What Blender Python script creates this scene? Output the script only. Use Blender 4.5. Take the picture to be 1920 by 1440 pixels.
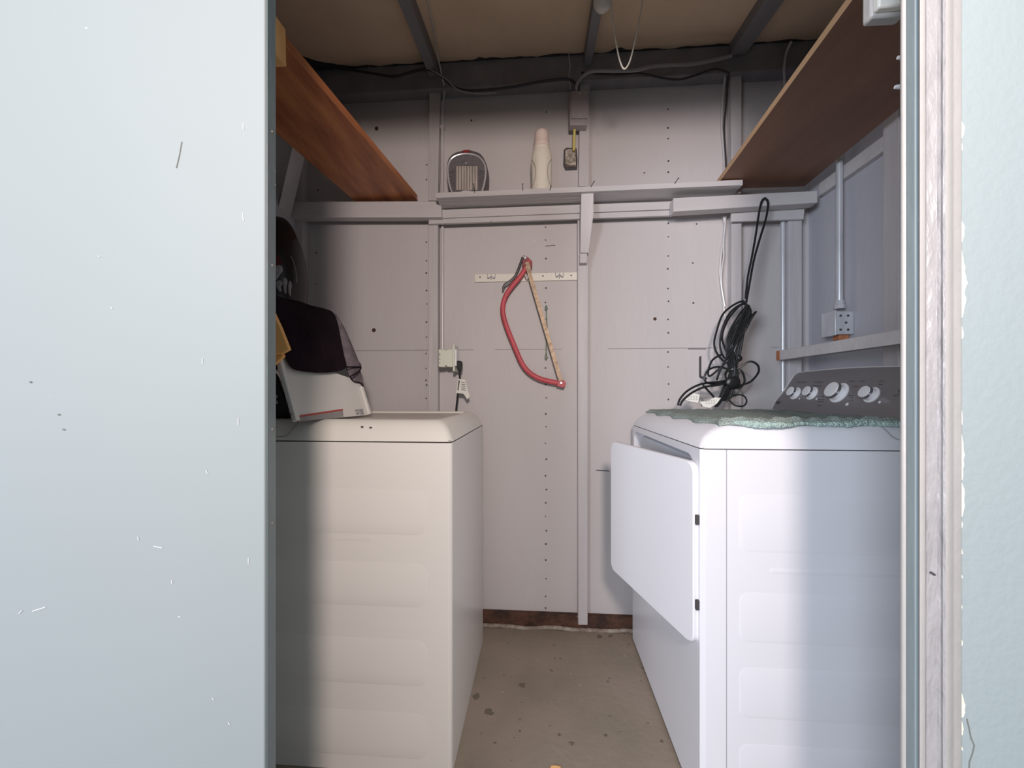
import bpy, bmesh, math, random
from mathutils import Vector, Matrix
random.seed(7)
SC = bpy.context.scene
COL = SC.collection
for o in list(bpy.data.objects): bpy.data.objects.remove(o)

# ------------------------------------------------------------ camera, light, exposure
FP = 735.0; EYE = 1.0; PSI = math.atan(52/FP)
CS, SN = math.cos(PSI), math.sin(PSI)
cam = bpy.data.cameras.new('camera'); cam.sensor_width = 36; cam.lens = 36*FP/1920
cam.shift_y = 16/1920; cam.clip_start = 0.02
co = bpy.data.objects.new('camera', cam); COL.objects.link(co)
co.location = (0, 0, EYE); co.rotation_euler = (math.pi/2, 0, PSI); SC.camera = co

SC.view_settings.view_transform = 'Standard'; SC.view_settings.look = 'None'
SC.view_settings.gamma = 1; SC.view_settings.exposure = 0.0; SC.view_settings.use_curve_mapping = False

w = bpy.data.worlds.new('sky'); SC.world = w; w.use_nodes = True
bg = w.node_tree.nodes['Background']; bg.inputs[0].default_value = (0.80, 0.92, 1.0, 1); bg.inputs[1].default_value = 0.60

def lamp(name, loc, aim, size, power, color):
    l = bpy.data.lights.new(name, 'AREA'); l.shape = 'DISK'; l.size = size; l.energy = power; l.color = color
    o = bpy.data.objects.new(name, l); COL.objects.link(o); o.location = loc
    o.rotation_euler = (Vector(aim)-Vector(loc)).to_track_quat('-Z', 'Y').to_euler()
    return o
lamp('doorway_daylight', (0.10, -0.55, 1.58), (0.05, 1.6, 1.15), 0.19, 25, (1.0, 0.85, 0.79))
lamp('patio_daylight', (-2.0, -2.3, 1.35), (0.7, 1.2, 0.9), 1.4, 125, (0.82, 0.88, 1.0))

# ------------------------------------------------------------ placement helpers (real depth is always given)
def ray(px, py):
    a = (px-960)/FP; b = (736-py)/FP
    return Vector((-SN+a*CS, CS+a*SN, b))
def W(px, py, Y):
    d = ray(px, py); t = Y/d.y; return Vector((d.x*t, Y, EYE+d.z*t))
def G(px, py, Z):
    d = ray(px, py); t = (Z-EYE)/d.z; return Vector((d.x*t, d.y*t, Z))
def V(px, py, X):
    d = ray(px, py); t = X/d.x; return Vector((X, d.y*t, EYE+d.z*t))
def PL(px, py, p, n):
    d = ray(px, py); o = Vector((0, 0, EYE)); t = (Vector(p)-o).dot(n)/d.dot(n); return o+d*t

# ------------------------------------------------------------ materials
def mat(name, col, rough=0.6, metal=0.0, var=0.0, vscale=6.0, col2=None, bump=0.0, bscale=60.0, spec=0.5, stretch=(1,1,1), trans=0.0):
    m = bpy.data.materials.new(name); m.use_nodes = True
    nt = m.node_tree; N = nt.nodes; L = nt.links; b = N['Principled BSDF']
    b.inputs['Base Color'].default_value = (*col, 1); b.inputs['Roughness'].default_value = rough
    b.inputs['Metallic'].default_value = metal; b.inputs['Specular IOR Level'].default_value = spec
    b.inputs['Transmission Weight'].default_value = trans
    tc = N.new('ShaderNodeTexCoord'); mp = N.new('ShaderNodeMapping'); mp.inputs['Scale'].default_value = stretch
    L.new(tc.outputs['Object'], mp.inputs['Vector'])
    if var or col2:
        no = N.new('ShaderNodeTexNoise'); no.inputs['Scale'].default_value = vscale; no.inputs['Detail'].default_value = 6
        L.new(mp.outputs[0], no.inputs['Vector'])
        cr = N.new('ShaderNodeValToRGB'); c2 = col2 or tuple(c*(1-var) for c in col)
        cr.color_ramp.elements[0].position = 0.32; cr.color_ramp.elements[1].position = 0.68
        cr.color_ramp.elements[0].color = (*c2, 1); cr.color_ramp.elements[1].color = (*col, 1)
        L.new(no.outputs['Fac'], cr.inputs[0]); L.new(cr.outputs[0], b.inputs['Base Color'])
        m['ramp'] = cr.name
    if bump:
        n2 = N.new('ShaderNodeTexNoise'); n2.inputs['Scale'].default_value = bscale; n2.inputs['Detail'].default_value = 4
        L.new(mp.outputs[0], n2.inputs['Vector'])
        bp = N.new('ShaderNodeBump'); bp.inputs['Strength'].default_value = bump; bp.inputs['Distance'].default_value = 0.01
        L.new(n2.outputs['Fac'], bp.inputs['Height']); L.new(bp.outputs[0], b.inputs['Normal'])
    return m
def spots(m, col, scale, thr, amount=1.0, seedoff=0.0, randomness=1.0):
    """small irregular flecks over an existing base colour"""
    nt = m.node_tree; N = nt.nodes; L = nt.links; b = N['Principled BSDF']
    src = b.inputs['Base Color'].links[0].from_socket if b.inputs['Base Color'].links else None
    tc = N.new('ShaderNodeTexCoord'); mp = N.new('ShaderNodeMapping'); mp.inputs['Location'].default_value = (seedoff, seedoff, seedoff)
    L.new(tc.outputs['Object'], mp.inputs[0])
    v = N.new('ShaderNodeTexVoronoi'); v.inputs['Scale'].default_value = scale
    nz = N.new('ShaderNodeTexNoise'); nz.inputs['Scale'].default_value = scale*3.0; L.new(mp.outputs[0], nz.inputs['Vector'])
    sc_ = N.new('ShaderNodeVectorMath'); sc_.operation = 'SCALE'; sc_.inputs['Scale'].default_value = 0.45/scale; L.new(nz.outputs['Color'], sc_.inputs[0])
    ad = N.new('ShaderNodeVectorMath'); ad.operation = 'ADD'; L.new(mp.outputs[0], ad.inputs[0]); L.new(sc_.outputs[0], ad.inputs[1]); L.new(ad.outputs[0], v.inputs['Vector'])
    sep = N.new('ShaderNodeSeparateColor'); L.new(v.outputs['Color'], sep.inputs[0])
    m1 = N.new('ShaderNodeMath'); m1.operation = 'LESS_THAN'; m1.inputs[1].default_value = thr; L.new(v.outputs['Distance'], m1.inputs[0])
    m2 = N.new('ShaderNodeMath'); m2.operation = 'LESS_THAN'; m2.inputs[1].default_value = amount; L.new(sep.outputs[0], m2.inputs[0])
    mu = N.new('ShaderNodeMath'); mu.operation = 'MULTIPLY'; L.new(m1.outputs[0], mu.inputs[0]); L.new(m2.outputs[0], mu.inputs[1])
    mx = N.new('ShaderNodeMix'); mx.data_type = 'RGBA'; L.new(mu.outputs[0], mx.inputs['Factor'])
    if src: L.new(src, mx.inputs['A'])
    else: mx.inputs['A'].default_value = b.inputs['Base Color'].default_value
    mx.inputs['B'].default_value = (*col, 1); L.new(mx.outputs['Result'], b.inputs['Base Color'])
    return m
def seam(m, axis, pos, half, col):
    """a thin joint between two sheets at one height"""
    nt = m.node_tree; N = nt.nodes; L = nt.links; b = N['Principled BSDF']
    src = b.inputs['Base Color'].links[0].from_socket
    tc = N.new('ShaderNodeTexCoord'); sp = N.new('ShaderNodeSeparateXYZ'); L.new(tc.outputs['Object'], sp.inputs[0])
    a = N.new('ShaderNodeMath'); a.operation = 'COMPARE'; a.inputs[1].default_value = pos; a.inputs[2].default_value = half
    L.new(sp.outputs[axis], a.inputs[0])
    no = N.new('ShaderNodeTexNoise'); no.inputs['Scale'].default_value = 5; L.new(tc.outputs['Object'], no.inputs['Vector'])
    g = N.new('ShaderNodeMath'); g.operation = 'GREATER_THAN'; g.inputs[1].default_value = 0.47; L.new(no.outputs['Fac'], g.inputs[0])
    mu = N.new('ShaderNodeMath'); mu.operation = 'MULTIPLY'; L.new(a.outputs[0], mu.inputs[0]); L.new(g.outputs[0], mu.inputs[1])
    mx = N.new('ShaderNodeMix'); mx.data_type = 'RGBA'; L.new(mu.outputs[0], mx.inputs['Factor'])
    L.new(src, mx.inputs['A']); mx.inputs['B'].default_value = (*col, 1); L.new(mx.outputs['Result'], b.inputs['Base Color'])

M = {}
M['wall'] = mat('grey_wall_paint', (0.58, 0.545, 0.54), 0.55, var=0.10, vscale=2.2, bump=0.12, bscale=35, stretch=(1,1,0.25))
spots(M['wall'], (0.20, 0.17, 0.15), 9, 0.035, 0.22, 3.1); spots(M['wall'], (0.70, 0.68, 0.68), 14, 0.03, 0.16, 8.3)
seam(M['wall'], 2, 1.186, 0.0012, (0.22, 0.20, 0.20))
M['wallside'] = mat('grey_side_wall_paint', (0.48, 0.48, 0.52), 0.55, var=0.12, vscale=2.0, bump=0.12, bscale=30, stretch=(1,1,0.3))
M['stud'] = mat('grey_lumber_paint', (0.56, 0.53, 0.535), 0.5, var=0.16, vscale=9, bump=0.25, bscale=50, stretch=(1,1,0.12))
spots(M['stud'], (0.16, 0.13, 0.11), 16, 0.05, 0.22, 1.7)
M['beam'] = mat('grey_beam_paint', (0.58, 0.55, 0.55), 0.5, var=0.14, vscale=9, bump=0.25, bscale=50, stretch=(0.12,1,1))
spots(M['beam'], (0.18, 0.15, 0.13), 18, 0.05, 0.18, 4.4)
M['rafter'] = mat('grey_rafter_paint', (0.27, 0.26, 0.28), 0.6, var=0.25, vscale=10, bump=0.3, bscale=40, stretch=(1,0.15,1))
M['ceiling'] = mat('tan_ceiling_board', (0.90, 0.68, 0.48), 0.75, var=0.18, vscale=3, bump=0.15, bscale=25)
spots(M['ceiling'], (0.28, 0.2, 0.13), 11, 0.05, 0.15, 2.0)
M['ragged'] = mat('dark_ragged_caulk', (0.055, 0.045, 0.05), 0.8, var=0.3, bump=0.4, bscale=80)
M['floor'] = mat('painted_concrete_floor', (0.31, 0.25, 0.205), 0.5, col2=(0.235, 0.20, 0.15), vscale=3.2, bump=0.2, bscale=40)
spots(M['floor'], (0.15, 0.125, 0.09), 20, 0.26, 0.13, 0.6); spots(M['floor'], (0.13, 0.11, 0.08), 44, 0.2, 0.09, 4.6); spots(M['floor'], (0.42, 0.37, 0.32), 38, 0.12, 0.10, 7.7); spots(M['floor'], (0.75, 0.70, 0.62), 30, 0.055, 0.13, 5.5); spots(M['floor'], (0.05, 0.04, 0.03), 34, 0.06, 0.10, 9.1)
M['patio'] = mat('patio_concrete', (0.28, 0.27, 0.25), 0.8, var=0.15, bump=0.2)
M['sill'] = mat('rotten_brown_sill', (0.125, 0.055, 0.033), 0.85, col2=(0.035, 0.018, 0.013), vscale=22, bump=0.8, bscale=90)
spots(M['sill'], (0.62, 0.55, 0.46), 40, 0.12, 0.06, 2.2)
M['bead'] = mat('cracked_grey_bead', (0.40, 0.36, 0.31), 0.8, col2=(0.20, 0.15, 0.12), vscale=30, bump=0.7, bscale=90)
M['door'] = mat('pale_blue_door_paint', (0.285, 0.32, 0.325), 0.65, var=0.035, vscale=2.0, bump=0.05, bscale=6, spec=0.2)
spots(M['door'], (0.80, 0.84, 0.85), 24, 0.035, 0.16, 6.1); spots(M['door'], (0.30, 0.33, 0.33), 17, 0.03, 0.12, 1.1)
M['edge'] = mat('teal_edge_paint', (0.17, 0.225, 0.235), 0.45, var=0.10, vscale=8, bump=0.15, bscale=30)
spots(M['edge'], (0.75, 0.78, 0.76), 30, 0.05, 0.1, 2.1)
M['jamb'] = mat('teal_jamb_paint', (0.24, 0.29, 0.305), 0.45, var=0.10, vscale=7, bump=0.2, bscale=30, stretch=(1,1,0.2))
M['siding'] = mat('pale_teal_wall_paint', (0.305, 0.36, 0.37), 0.75, var=0.04, vscale=2.5, bump=0.10, bscale=80)
M['casing'] = mat('white_casing_paint', (0.33, 0.32, 0.325), 0.4, var=0.13, vscale=9, bump=0.9, bscale=42, stretch=(1,1,0.35))
spots(M['casing'], (0.13, 0.11, 0.1), 26, 0.03, 0.06, 2.9)
M['casing_s'] = mat('smooth_casing_paint', (0.43, 0.415, 0.40), 0.35, var=0.06, vscale=9, bump=0.15, bscale=30)
M['chip'] = mat('exposed_cream_filler', (0.85, 0.80, 0.62), 0.9, bump=0.3, bscale=90)
M['crack'] = mat('dark_crack', (0.16, 0.17, 0.16), 0.9)
M['enamel_w'] = mat('warm_white_enamel', (0.80, 0.765, 0.72), 0.28, var=0.02, vscale=2)
M['enamel_c'] = mat('cream_white_plastic', (0.78, 0.75, 0.68), 0.3, var=0.03, vscale=3)
M['enamel_d'] = mat('cool_white_enamel', (0.76, 0.755, 0.79), 0.28, var=0.02, vscale=2)
M['lid'] = mat('beige_lid', (0.55, 0.50, 0.44), 0.35, var=0.05)
M['gap'] = mat('dark_seam', (0.05, 0.045, 0.045), 0.8)
M['gapl'] = mat('grey_seam', (0.30, 0.29, 0.30), 0.8)
M['recess'] = mat('pale_recess_plastic', (0.62, 0.66, 0.72), 0.4, var=0.06)
M['console'] = mat('taupe_console', (0.215, 0.20, 0.205), 0.42, metal=0.25, var=0.05, vscale=60, stretch=(1,0.1,1))
M['chrome'] = mat('chrome', (0.75, 0.75, 0.77), 0.16, metal=1.0)
M['white'] = mat('white_plastic', (0.80, 0.79, 0.80), 0.35)
M['ink'] = mat('dark_print', (0.06, 0.055, 0.06), 0.6)
M['black'] = mat('black_rubber', (0.012, 0.013, 0.014), 0.36)
M['galv'] = mat('galvanised_steel', (0.66, 0.67, 0.70), 0.35, metal=0.3, var=0.2, vscale=30, stretch=(1,1,0.2))
M['conduit'] = mat('painted_conduit', (0.62, 0.59, 0.58), 0.4, metal=0.1, var=0.12, vscale=20, stretch=(1,1,0.2))
M['wood'] = mat('brown_stained_wood', (0.52, 0.20, 0.075), 0.45, col2=(0.26, 0.075, 0.03), vscale=7, bump=0.12, bscale=40, stretch=(3,0.5,3))
spots(M['wood'], (0.58, 0.42, 0.30), 22, 0.09, 0.07, 3.3); spots(M['wood'], (0.08, 0.03, 0.02), 15, 0.1, 0.12, 7.3)
M['ply'] = mat('brown_plywood', (0.225, 0.105, 0.06), 0.5, col2=(0.155, 0.072, 0.04), vscale=3.5, bump=0.06, bscale=40, stretch=(2.5,0.6,2))
M['plyedge'] = mat('raw_plywood_edge', (0.58, 0.36, 0.20), 0.7, var=0.25, vscale=30, stretch=(1,0.15,6))
M['pine'] = mat('raw_pine', (0.95, 0.58, 0.24), 0.6, col2=(0.82, 0.45, 0.16), vscale=8, bump=0.08, stretch=(4,4,0.6))
M['orange'] = mat('rust_orange_wood', (0.50, 0.19, 0.08), 0.7, var=0.3, vscale=40)
M['yellow'] = mat('yellow_cable_sheath', (0.62, 0.52, 0.16), 0.5)
M['greycable'] = mat('grey_cable_sheath', (0.33, 0.32, 0.33), 0.45)
M['blackcable'] = mat('black_cable_sheath', (0.03, 0.028, 0.035), 0.45)
M['boxpink'] = mat('grey_box_paint', (0.36, 0.32, 0.325), 0.45, var=0.06)
M['bakelite'] = mat('paint_spattered_socket', (0.62, 0.55, 0.46), 0.6, col2=(0.10, 0.075, 0.06), vscale=70, bump=0.5, bscale=120)
M['creambox'] = mat('pale_green_white_plastic', (0.72, 0.74, 0.62), 0.45, var=0.05)
M['heater'] = mat('grey_heater_plastic', (0.095, 0.085, 0.09), 0.45)
M['grille'] = mat('heater_mesh', (0.15, 0.14, 0.145), 0.55, var=0.3, vscale=120)
M['ceramic'] = mat('beige_heating_core', (0.50, 0.43, 0.38), 0.6, var=0.25, vscale=80, stretch=(1,1,0.2))
M['silver'] = mat('silver_trim', (0.75, 0.73, 0.74), 0.3, metal=0.5)
M['bottle'] = mat('ivory_bottle_plastic', (0.82, 0.77, 0.66), 0.3)
M['bottlecap'] = mat('ivory_cap_plastic', (0.80, 0.66, 0.60), 0.35)
M['ridge'] = mat('shaded_moulded_edge', (0.42, 0.37, 0.34), 0.4)  # bottle plastic darkened so the grip ridges carry painted shading lines
M['red'] = mat('red_enamel', (0.60, 0.09, 0.11), 0.5, var=0.18, vscale=20)
M['darkred'] = mat('worn_dark_red_enamel', (0.25, 0.03, 0.035), 0.4)
M['blade'] = mat('rusty_saw_blade', (0.50, 0.37, 0.25), 0.5, metal=0.3, col2=(0.25, 0.17, 0.11), vscale=60)
M['railw'] = mat('cream_rail_enamel', (0.78, 0.75, 0.66), 0.35, var=0.04)
M['greenwire'] = mat('green_wire', (0.10, 0.17, 0.10), 0.5)
M['towel_g'] = mat('pale_green_terry', (0.43, 0.50, 0.46), 0.95, col2=(0.33, 0.385, 0.35), vscale=45, bump=1.0, bscale=260, spec=0.1)
M['towel_e'] = mat('mint_fuzzy_hem', (0.60, 0.76, 0.70), 0.95, col2=(0.35, 0.47, 0.44), vscale=150, bump=1.0, bscale=220, spec=0.1)
M['fleece'] = mat('dark_brown_fleece', (0.022, 0.013, 0.018), 0.95, col2=(0.013, 0.008, 0.011), vscale=12, bump=0.5, bscale=60, spec=0.05)
M['lining'] = mat('grey_marl_fabric', (0.20, 0.165, 0.18), 0.95, col2=(0.12, 0.10, 0.11), vscale=35, bump=0.4, bscale=150, spec=0.1)
M['blackbag'] = mat('black_vinyl', (0.010, 0.008, 0.009), 0.38)
M['print'] = mat('pale_print', (0.50, 0.46, 0.47), 0.6, var=0.3, vscale=60)
M['printred'] = mat('deep_red_print', (0.11, 0.012, 0.012), 0.6)
M['cardboard'] = mat('orange_tan_board', (1.0, 0.52, 0.17), 0.7, var=0.15, vscale=10)
M['panel'] = mat('white_sheet_metal', (0.66, 0.64, 0.60), 0.35, var=0.03, vscale=3)
M['labelgrey'] = mat('grey_printed_label', (0.34, 0.31, 0.29), 0.6, col2=(0.26, 0.24, 0.22), vscale=300)
M['labelred'] = mat('red_label_band', (0.40, 0.06, 0.05), 0.6)
M['paper'] = mat('white_paper_tag', (0.78, 0.77, 0.70), 0.7)
M['glass'] = mat('frosted_bulb_glass', (0.72, 0.68, 0.62), 0.35)
M['cord'] = mat('cream_pull_cord', (0.85, 0.80, 0.70), 0.6)

# ------------------------------------------------------------ mesh helpers
def tag(o, label=None, cat=None, group=None, kind=None):
    if label: o['label'] = label
    if cat: o['category'] = cat
    if group: o['group'] = group
    if kind: o['kind'] = kind
    return o
def thing(name, label, cat, loc, group=None):
    o = bpy.data.objects.new(name, None); o.empty_display_size = 0.05; COL.objects.link(o); o.location = loc
    bpy.context.view_layer.update()
    return tag(o, label, cat, group)
def obj(name, bm, m, parent=None, bevel=0.0, seg=2, smooth=True, label=None):
    bmesh.ops.remove_doubles(bm, verts=bm.verts, dist=1e-6)
    bmesh.ops.recalc_face_normals(bm, faces=bm.faces)
    # origin at the base centre
    vs = [v.co for v in bm.verts]
    mn = Vector((min(v.x for v in vs), min(v.y for v in vs), min(v.z for v in vs)))
    mx = Vector((max(v.x for v in vs), max(v.y for v in vs), max(v.z for v in vs)))
    org = Vector(((mn.x+mx.x)/2, (mn.y+mx.y)/2, mn.z))
    if name.startswith(('wall_', 'floor', 'ceiling')): org = Vector((0, 0, 0))
    bmesh.ops.translate(bm, verts=bm.verts, vec=-org)
    me = bpy.data.meshes.new(name); bm.to_mesh(me); bm.free()
    mats = m if isinstance(m, (list, tuple)) else [m]
    for k in mats: me.materials.append(k)
    o = bpy.data.objects.new(name, me); COL.objects.link(o)
    if smooth:
        for p in me.polygons: p.use_smooth = True
        me.set_sharp_from_angle(angle=math.radians(38))
    if bevel:
        md = o.modifiers.new('bevel', 'BEVEL'); md.width = bevel; md.segments = seg; md.limit_method = 'ANGLE'; md.angle_limit = math.radians(40)
        md.harden_normals = False
    if parent is not None:
        pl = Vector(parent.location)
        q = parent.parent
        while q is not None: pl = pl + Vector(q.location); q = q.parent
        o.parent = parent; o.location = org - pl
    else: o.location = org
    if label: o['label'] = label
    return o
def NB(): return bmesh.new()
def pieces(name, bm, m, parent=None, **kw):
    """every loose piece of bm becomes a part of its own"""
    left = set(bm.verts); groups = []
    while left:
        st = [left.pop()]; g = set(st)
        while st:
            v = st.pop()
            for e in v.link_edges:
                o = e.other_vert(v)
                if o in left: left.discard(o); g.add(o); st.append(o)
        groups.append(g)
    for g in groups:
        nb = bmesh.new(); mp_ = {v: nb.verts.new(v.co) for v in sorted(g, key=lambda v: v.index)}
        for f in bm.faces:
            if f.verts[0] in g: nb.faces.new([mp_[v] for v in f.verts]).material_index = f.material_index
        obj(name, nb, m, parent, **kw)
    bm.free()
def box(bm, a, b, mi=0):
    x0, y0, z0 = a; x1, y1, z1 = b
    v = [bm.verts.new(p) for p in ((x0,y0,z0),(x1,y0,z0),(x1,y1,z0),(x0,y1,z0),(x0,y0,z1),(x1,y0,z1),(x1,y1,z1),(x0,y1,z1))]
    for f in ((0,3,2,1),(4,5,6,7),(0,1,5,4),(1,2,6,5),(2,3,7,6),(3,0,4,7)):
        bm.faces.new([v[i] for i in f]).material_index = mi
def prism(bm, pts, vec, mi=0, sidemi=None):
    vec = Vector(vec); a = [bm.verts.new(p) for p in pts]; b = [bm.verts.new(Vector(p)+vec) for p in pts]
    n = len(pts); bm.faces.new(a).material_index = mi; bm.faces.new(b[::-1]).material_index = mi
    for i in range(n):
        bm.faces.new((a[i], b[i], b[(i+1) % n], a[(i+1) % n])).material_index = mi if sidemi is None else sidemi
def slab(bm, pxs, Y, depth, mi=0):
    """a board whose front face lies in the plane y=Y, going back by depth"""
    prism(bm, [W(x, y, Y) for x, y in pxs], (0, depth, 0), mi)
def rect(x0, y0, x1, y1): return [(x0, y0), (x1, y0), (x1, y1), (x0, y1)]
def catmull(pts, k=6, closed=False):
    P = [Vector(p) for p in pts]; n = len(P); out = []
    rng = range(n) if closed else range(n-1)
    for i in rng:
        if closed: p0, p1, p2, p3 = P[(i-1) % n], P[i], P[(i+1) % n], P[(i+2) % n]
        else: p0, p1, p2, p3 = P[max(i-1, 0)], P[i], P[i+1], P[min(i+2, n-1)]
        for j in range(k):
            t = j/k
            out.append(0.5*((2*p1)+(-p0+p2)*t+(2*p0-5*p1+4*p2-p3)*t*t+(-p0+3*p1-3*p2+p3)*t**3))
    if not closed: out.append(P[-1])
    return out
def tube(bm, pts, r, n=8, k=0, closed=False, mi=0, flat=None):
    P = catmull(pts, k, closed) if k else [Vector(p) for p in pts]
    rings = []; N = len(P); prev = None
    for i, p in enumerate(P):
        if closed: t = (P[(i+1) % N]-P[i-1]).normalized()
        else: t = (P[min(i+1, N-1)]-P[max(i-1, 0)]).normalized()
        if prev is None:
            u = t.cross(Vector((0, 1, 0)))
            if u.length < 0.2: u = t.cross(Vector((1, 0, 0)))
        else: u = prev - t*prev.dot(t)
        u.normalize(); prev = u; v = t.cross(u)
        ru, rv = (r, r) if flat is None else flat
        rr = r[i] if isinstance(r, list) else None
        if rr: ru = rv = rr
        rings.append([bm.verts.new(p+u*math.cos(2*math.pi*j/n)*ru+v*math.sin(2*math.pi*j/n)*rv) for j in range(n)])
    M_ = N if closed else N-1
    for i in range(M_):
        a = rings[i]; b = rings[(i+1) % N]
        for j in range(n): bm.faces.new((a[j], a[(j+1) % n], b[(j+1) % n], b[j])).material_index = mi
    if not closed:
        bm.faces.new(rings[0][::-1]).material_index = mi; bm.faces.new(rings[-1]).material_index = mi
def lathe(bm, prof, origin, axis=(0,0,1), n=32, mi=0, sy=1.0):
    ax = Vector(axis).normalized(); u = ax.cross(Vector((0, 1, 0)))
    if u.length < 0.2: u = Vector((1, 0, 0))
    u.normalize(); v = ax.cross(u); o = Vector(origin); rings = []
    for r, h in prof:
        rings.append([bm.verts.new(o+ax*h+u*r*math.cos(2*math.pi*j/n)+v*r*sy*math.sin(2*math.pi*j/n)) for j in range(n)])
    for a, b in zip(rings, rings[1:]):
        for j in range(n): bm.faces.new((a[j], a[(j+1) % n], b[(j+1) % n], b[j])).material_index = mi
    bm.faces.new(rings[0][::-1]).material_index = mi; bm.faces.new(rings[-1]).material_index = mi
def rr2(w0, h0, w1, h1, r, k=5):
    out = []
    for cx, cy, a0 in ((w1-r, h1-r, 0), (w0+r, h1-r, 90), (w0+r, h0+r, 180), (w1-r, h0+r, 270)):
        for j in range(k+1):
            a = math.radians(a0+90*j/k); out.append((cx+r*math.cos(a), cy+r*math.sin(a)))
    return out
def loft(bm, loops, mi=0, cap0=True, cap1=True):
    R = [[bm.verts.new(p) for p in lp] for lp in loops]; n = len(R[0])
    for a, b in zip(R, R[1:]):
        for j in range(n): bm.faces.new((a[j], a[(j+1) % n], b[(j+1) % n], b[j])).material_index = mi
    if cap0: bm.faces.new(R[0][::-1]).material_index = mi
    if cap1: bm.faces.new(R[-1]).material_index = mi
def puffy(bm, outline, n, th, k=4, levels=6, wob=0.0, back=0.3, mi=0, scale_c=None):
    """soft pillow-like body: outline in a plane, bulging by th along n on the front and th*back behind"""
    O = catmull(outline, k, True); c = scale_c or sum(O, Vector())/len(O); n = Vector(n).normalized(); loops = []
    for s in range(levels, 0, -1):
        t = s/levels; h = math.sqrt(max(0, 1-t**2.6))
        loops.append([c+(p-c)*t - n*th*back*h for p in O])
    loops = loops[::-1]
    for s in range(levels-1, 0, -1):
        t = s/levels; h = math.sqrt(max(0, 1-t**2.6))
        loops.append([c+(p-c)*t + n*(th*h + wob*math.sin(9*p.x*7+p.z*31+t*5)) for p in O])
    loft(bm, loops, mi)

# ============================================================ THE SHED
BW = 1.69         # back wall surface
LW, RW = -1.07, 1.10
def roofz(y): return 2.40-0.126*(1.66-y)

bm = NB(); box(bm, (LW-0.3, 0.5, -0.10), (RW+0.3, BW+0.1, 0.0)); tag(obj('floor', bm, M['floor'], smooth=False), 'brown-grey painted concrete floor with specks and stains between the two machines', 'floor', kind='structure')
bm = NB(); box(bm, (-6, -7, -0.14), (6, 0.5, -0.02)); tag(obj('floor_patio', bm, M['patio'], smooth=False), 'concrete patio outside the doorway', 'patio', kind='structure')
bm = NB(); box(bm, (LW-0.05, BW, 0.052), (RW+0.05, BW+0.04, 2.44)); wall_back = tag(obj('wall_back', bm, M['wall'], smooth=False), 'grey-painted plywood back wall with rows of nail heads', 'wall', kind='structure')
bm = NB(); box(bm, (LW-0.04, 0.55, 0), (LW, BW+0.04, 2.44)); tag(obj('wall_left', bm, M['wallside'], smooth=False), 'grey left side wall behind the washer', 'wall', kind='structure')
bm = NB(); box(bm, (RW, 0.55, 0), (RW+0.04, BW+0.04, 2.44)); tag(obj('wall_right', bm, M['wallside'], smooth=False), 'grey right side wall behind the dryer', 'wall', kind='structure')
bm = NB(); prism(bm, [(LW-0.04, 0.5, roofz(0.5)), (LW-0.04, BW+0.04, roofz(BW+0.04)), (LW-0.04, BW+0.04, 2.52), (LW-0.04, 0.5, 2.52)], (RW-LW+0.08, 0, 0))
tag(obj('ceiling', bm, M['ceiling'], smooth=False), 'tan fibreboard sloping up to the back wall between grey rafters', 'ceiling', kind='structure')

# front wall with the door opening
CX = W(1722, 700, 0.50).x; CO = W(1803, 700, 0.50).x
HEAD = 1.90
bm = NB()
box(bm, (CO-0.01, 0.512, -0.02), (2.2, 0.535, 2.5)); box(bm, (0.535, 0.535, 0), (0.60, 0.62, 2.35)); box(bm, (-2.2, 0.56, -0.02), (-0.425, 0.60, 2.5)); box(bm, (-0.425, 0.56, HEAD), (CO-0.01, 0.60, 2.5))
box(bm, (-2.2, 0.56, HEAD), (CO-0.01, 0.60, 2.5))
wf = tag(obj('wall_front', bm, M['siding'], smooth=False), 'pale teal painted outside wall beside the door casing', 'wall', kind='structure')
# chipped edge and crack at the casing
bm = NB()
def chips(y0, y1, wmax):
    y = y0; L_ = []; R_ = []
    while y < y1:
        a = (y-y0)/(y1-y0); wd = wmax*math.sin(math.pi*a)*random.uniform(0.45, 1.0)+0.6
        L_.append(W(1800, y, 0.5115)); R_.append(W(1803+wd, y, 0.5115)); y += random.uniform(5, 9)
    if len(L_) > 1: prism(bm, L_+R_[::-1], (0, 0.002, 0))
for a in ((228, 262, 9), (268, 285, 4), (415, 455, 8), (470, 600, 11), (612, 640, 4), (770, 800, 3), (815, 905, 6), (905, 975, 9), (978, 990, 4), (1030, 1045, 4), (1078, 1088, 4), (1135, 1147, 3), (1200, 1212, 3), (1300, 1350, 9), (1352, 1386, 5), (1400, 1412, 3)): chips(*a)
pieces('paint_chip', bm, M['chip'], wf, smooth=False, label='cream filler showing where the paint has chipped')
bm = NB()
cr = [(1812, 1348), (1816, 1365), (1820, 1385), (1826, 1398), (1822, 1415), (1817, 1428), (1816, 1445), (1812, 1470)]
prism(bm, [W(x, y, 0.5115) for x, y in cr]+[W(x+2.5, y, 0.5115) for x, y in cr[::-1]], (0, 0.002, 0))
obj('crack', bm, M['crack'], wf, smooth=False, label='thin jagged crack')

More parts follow.
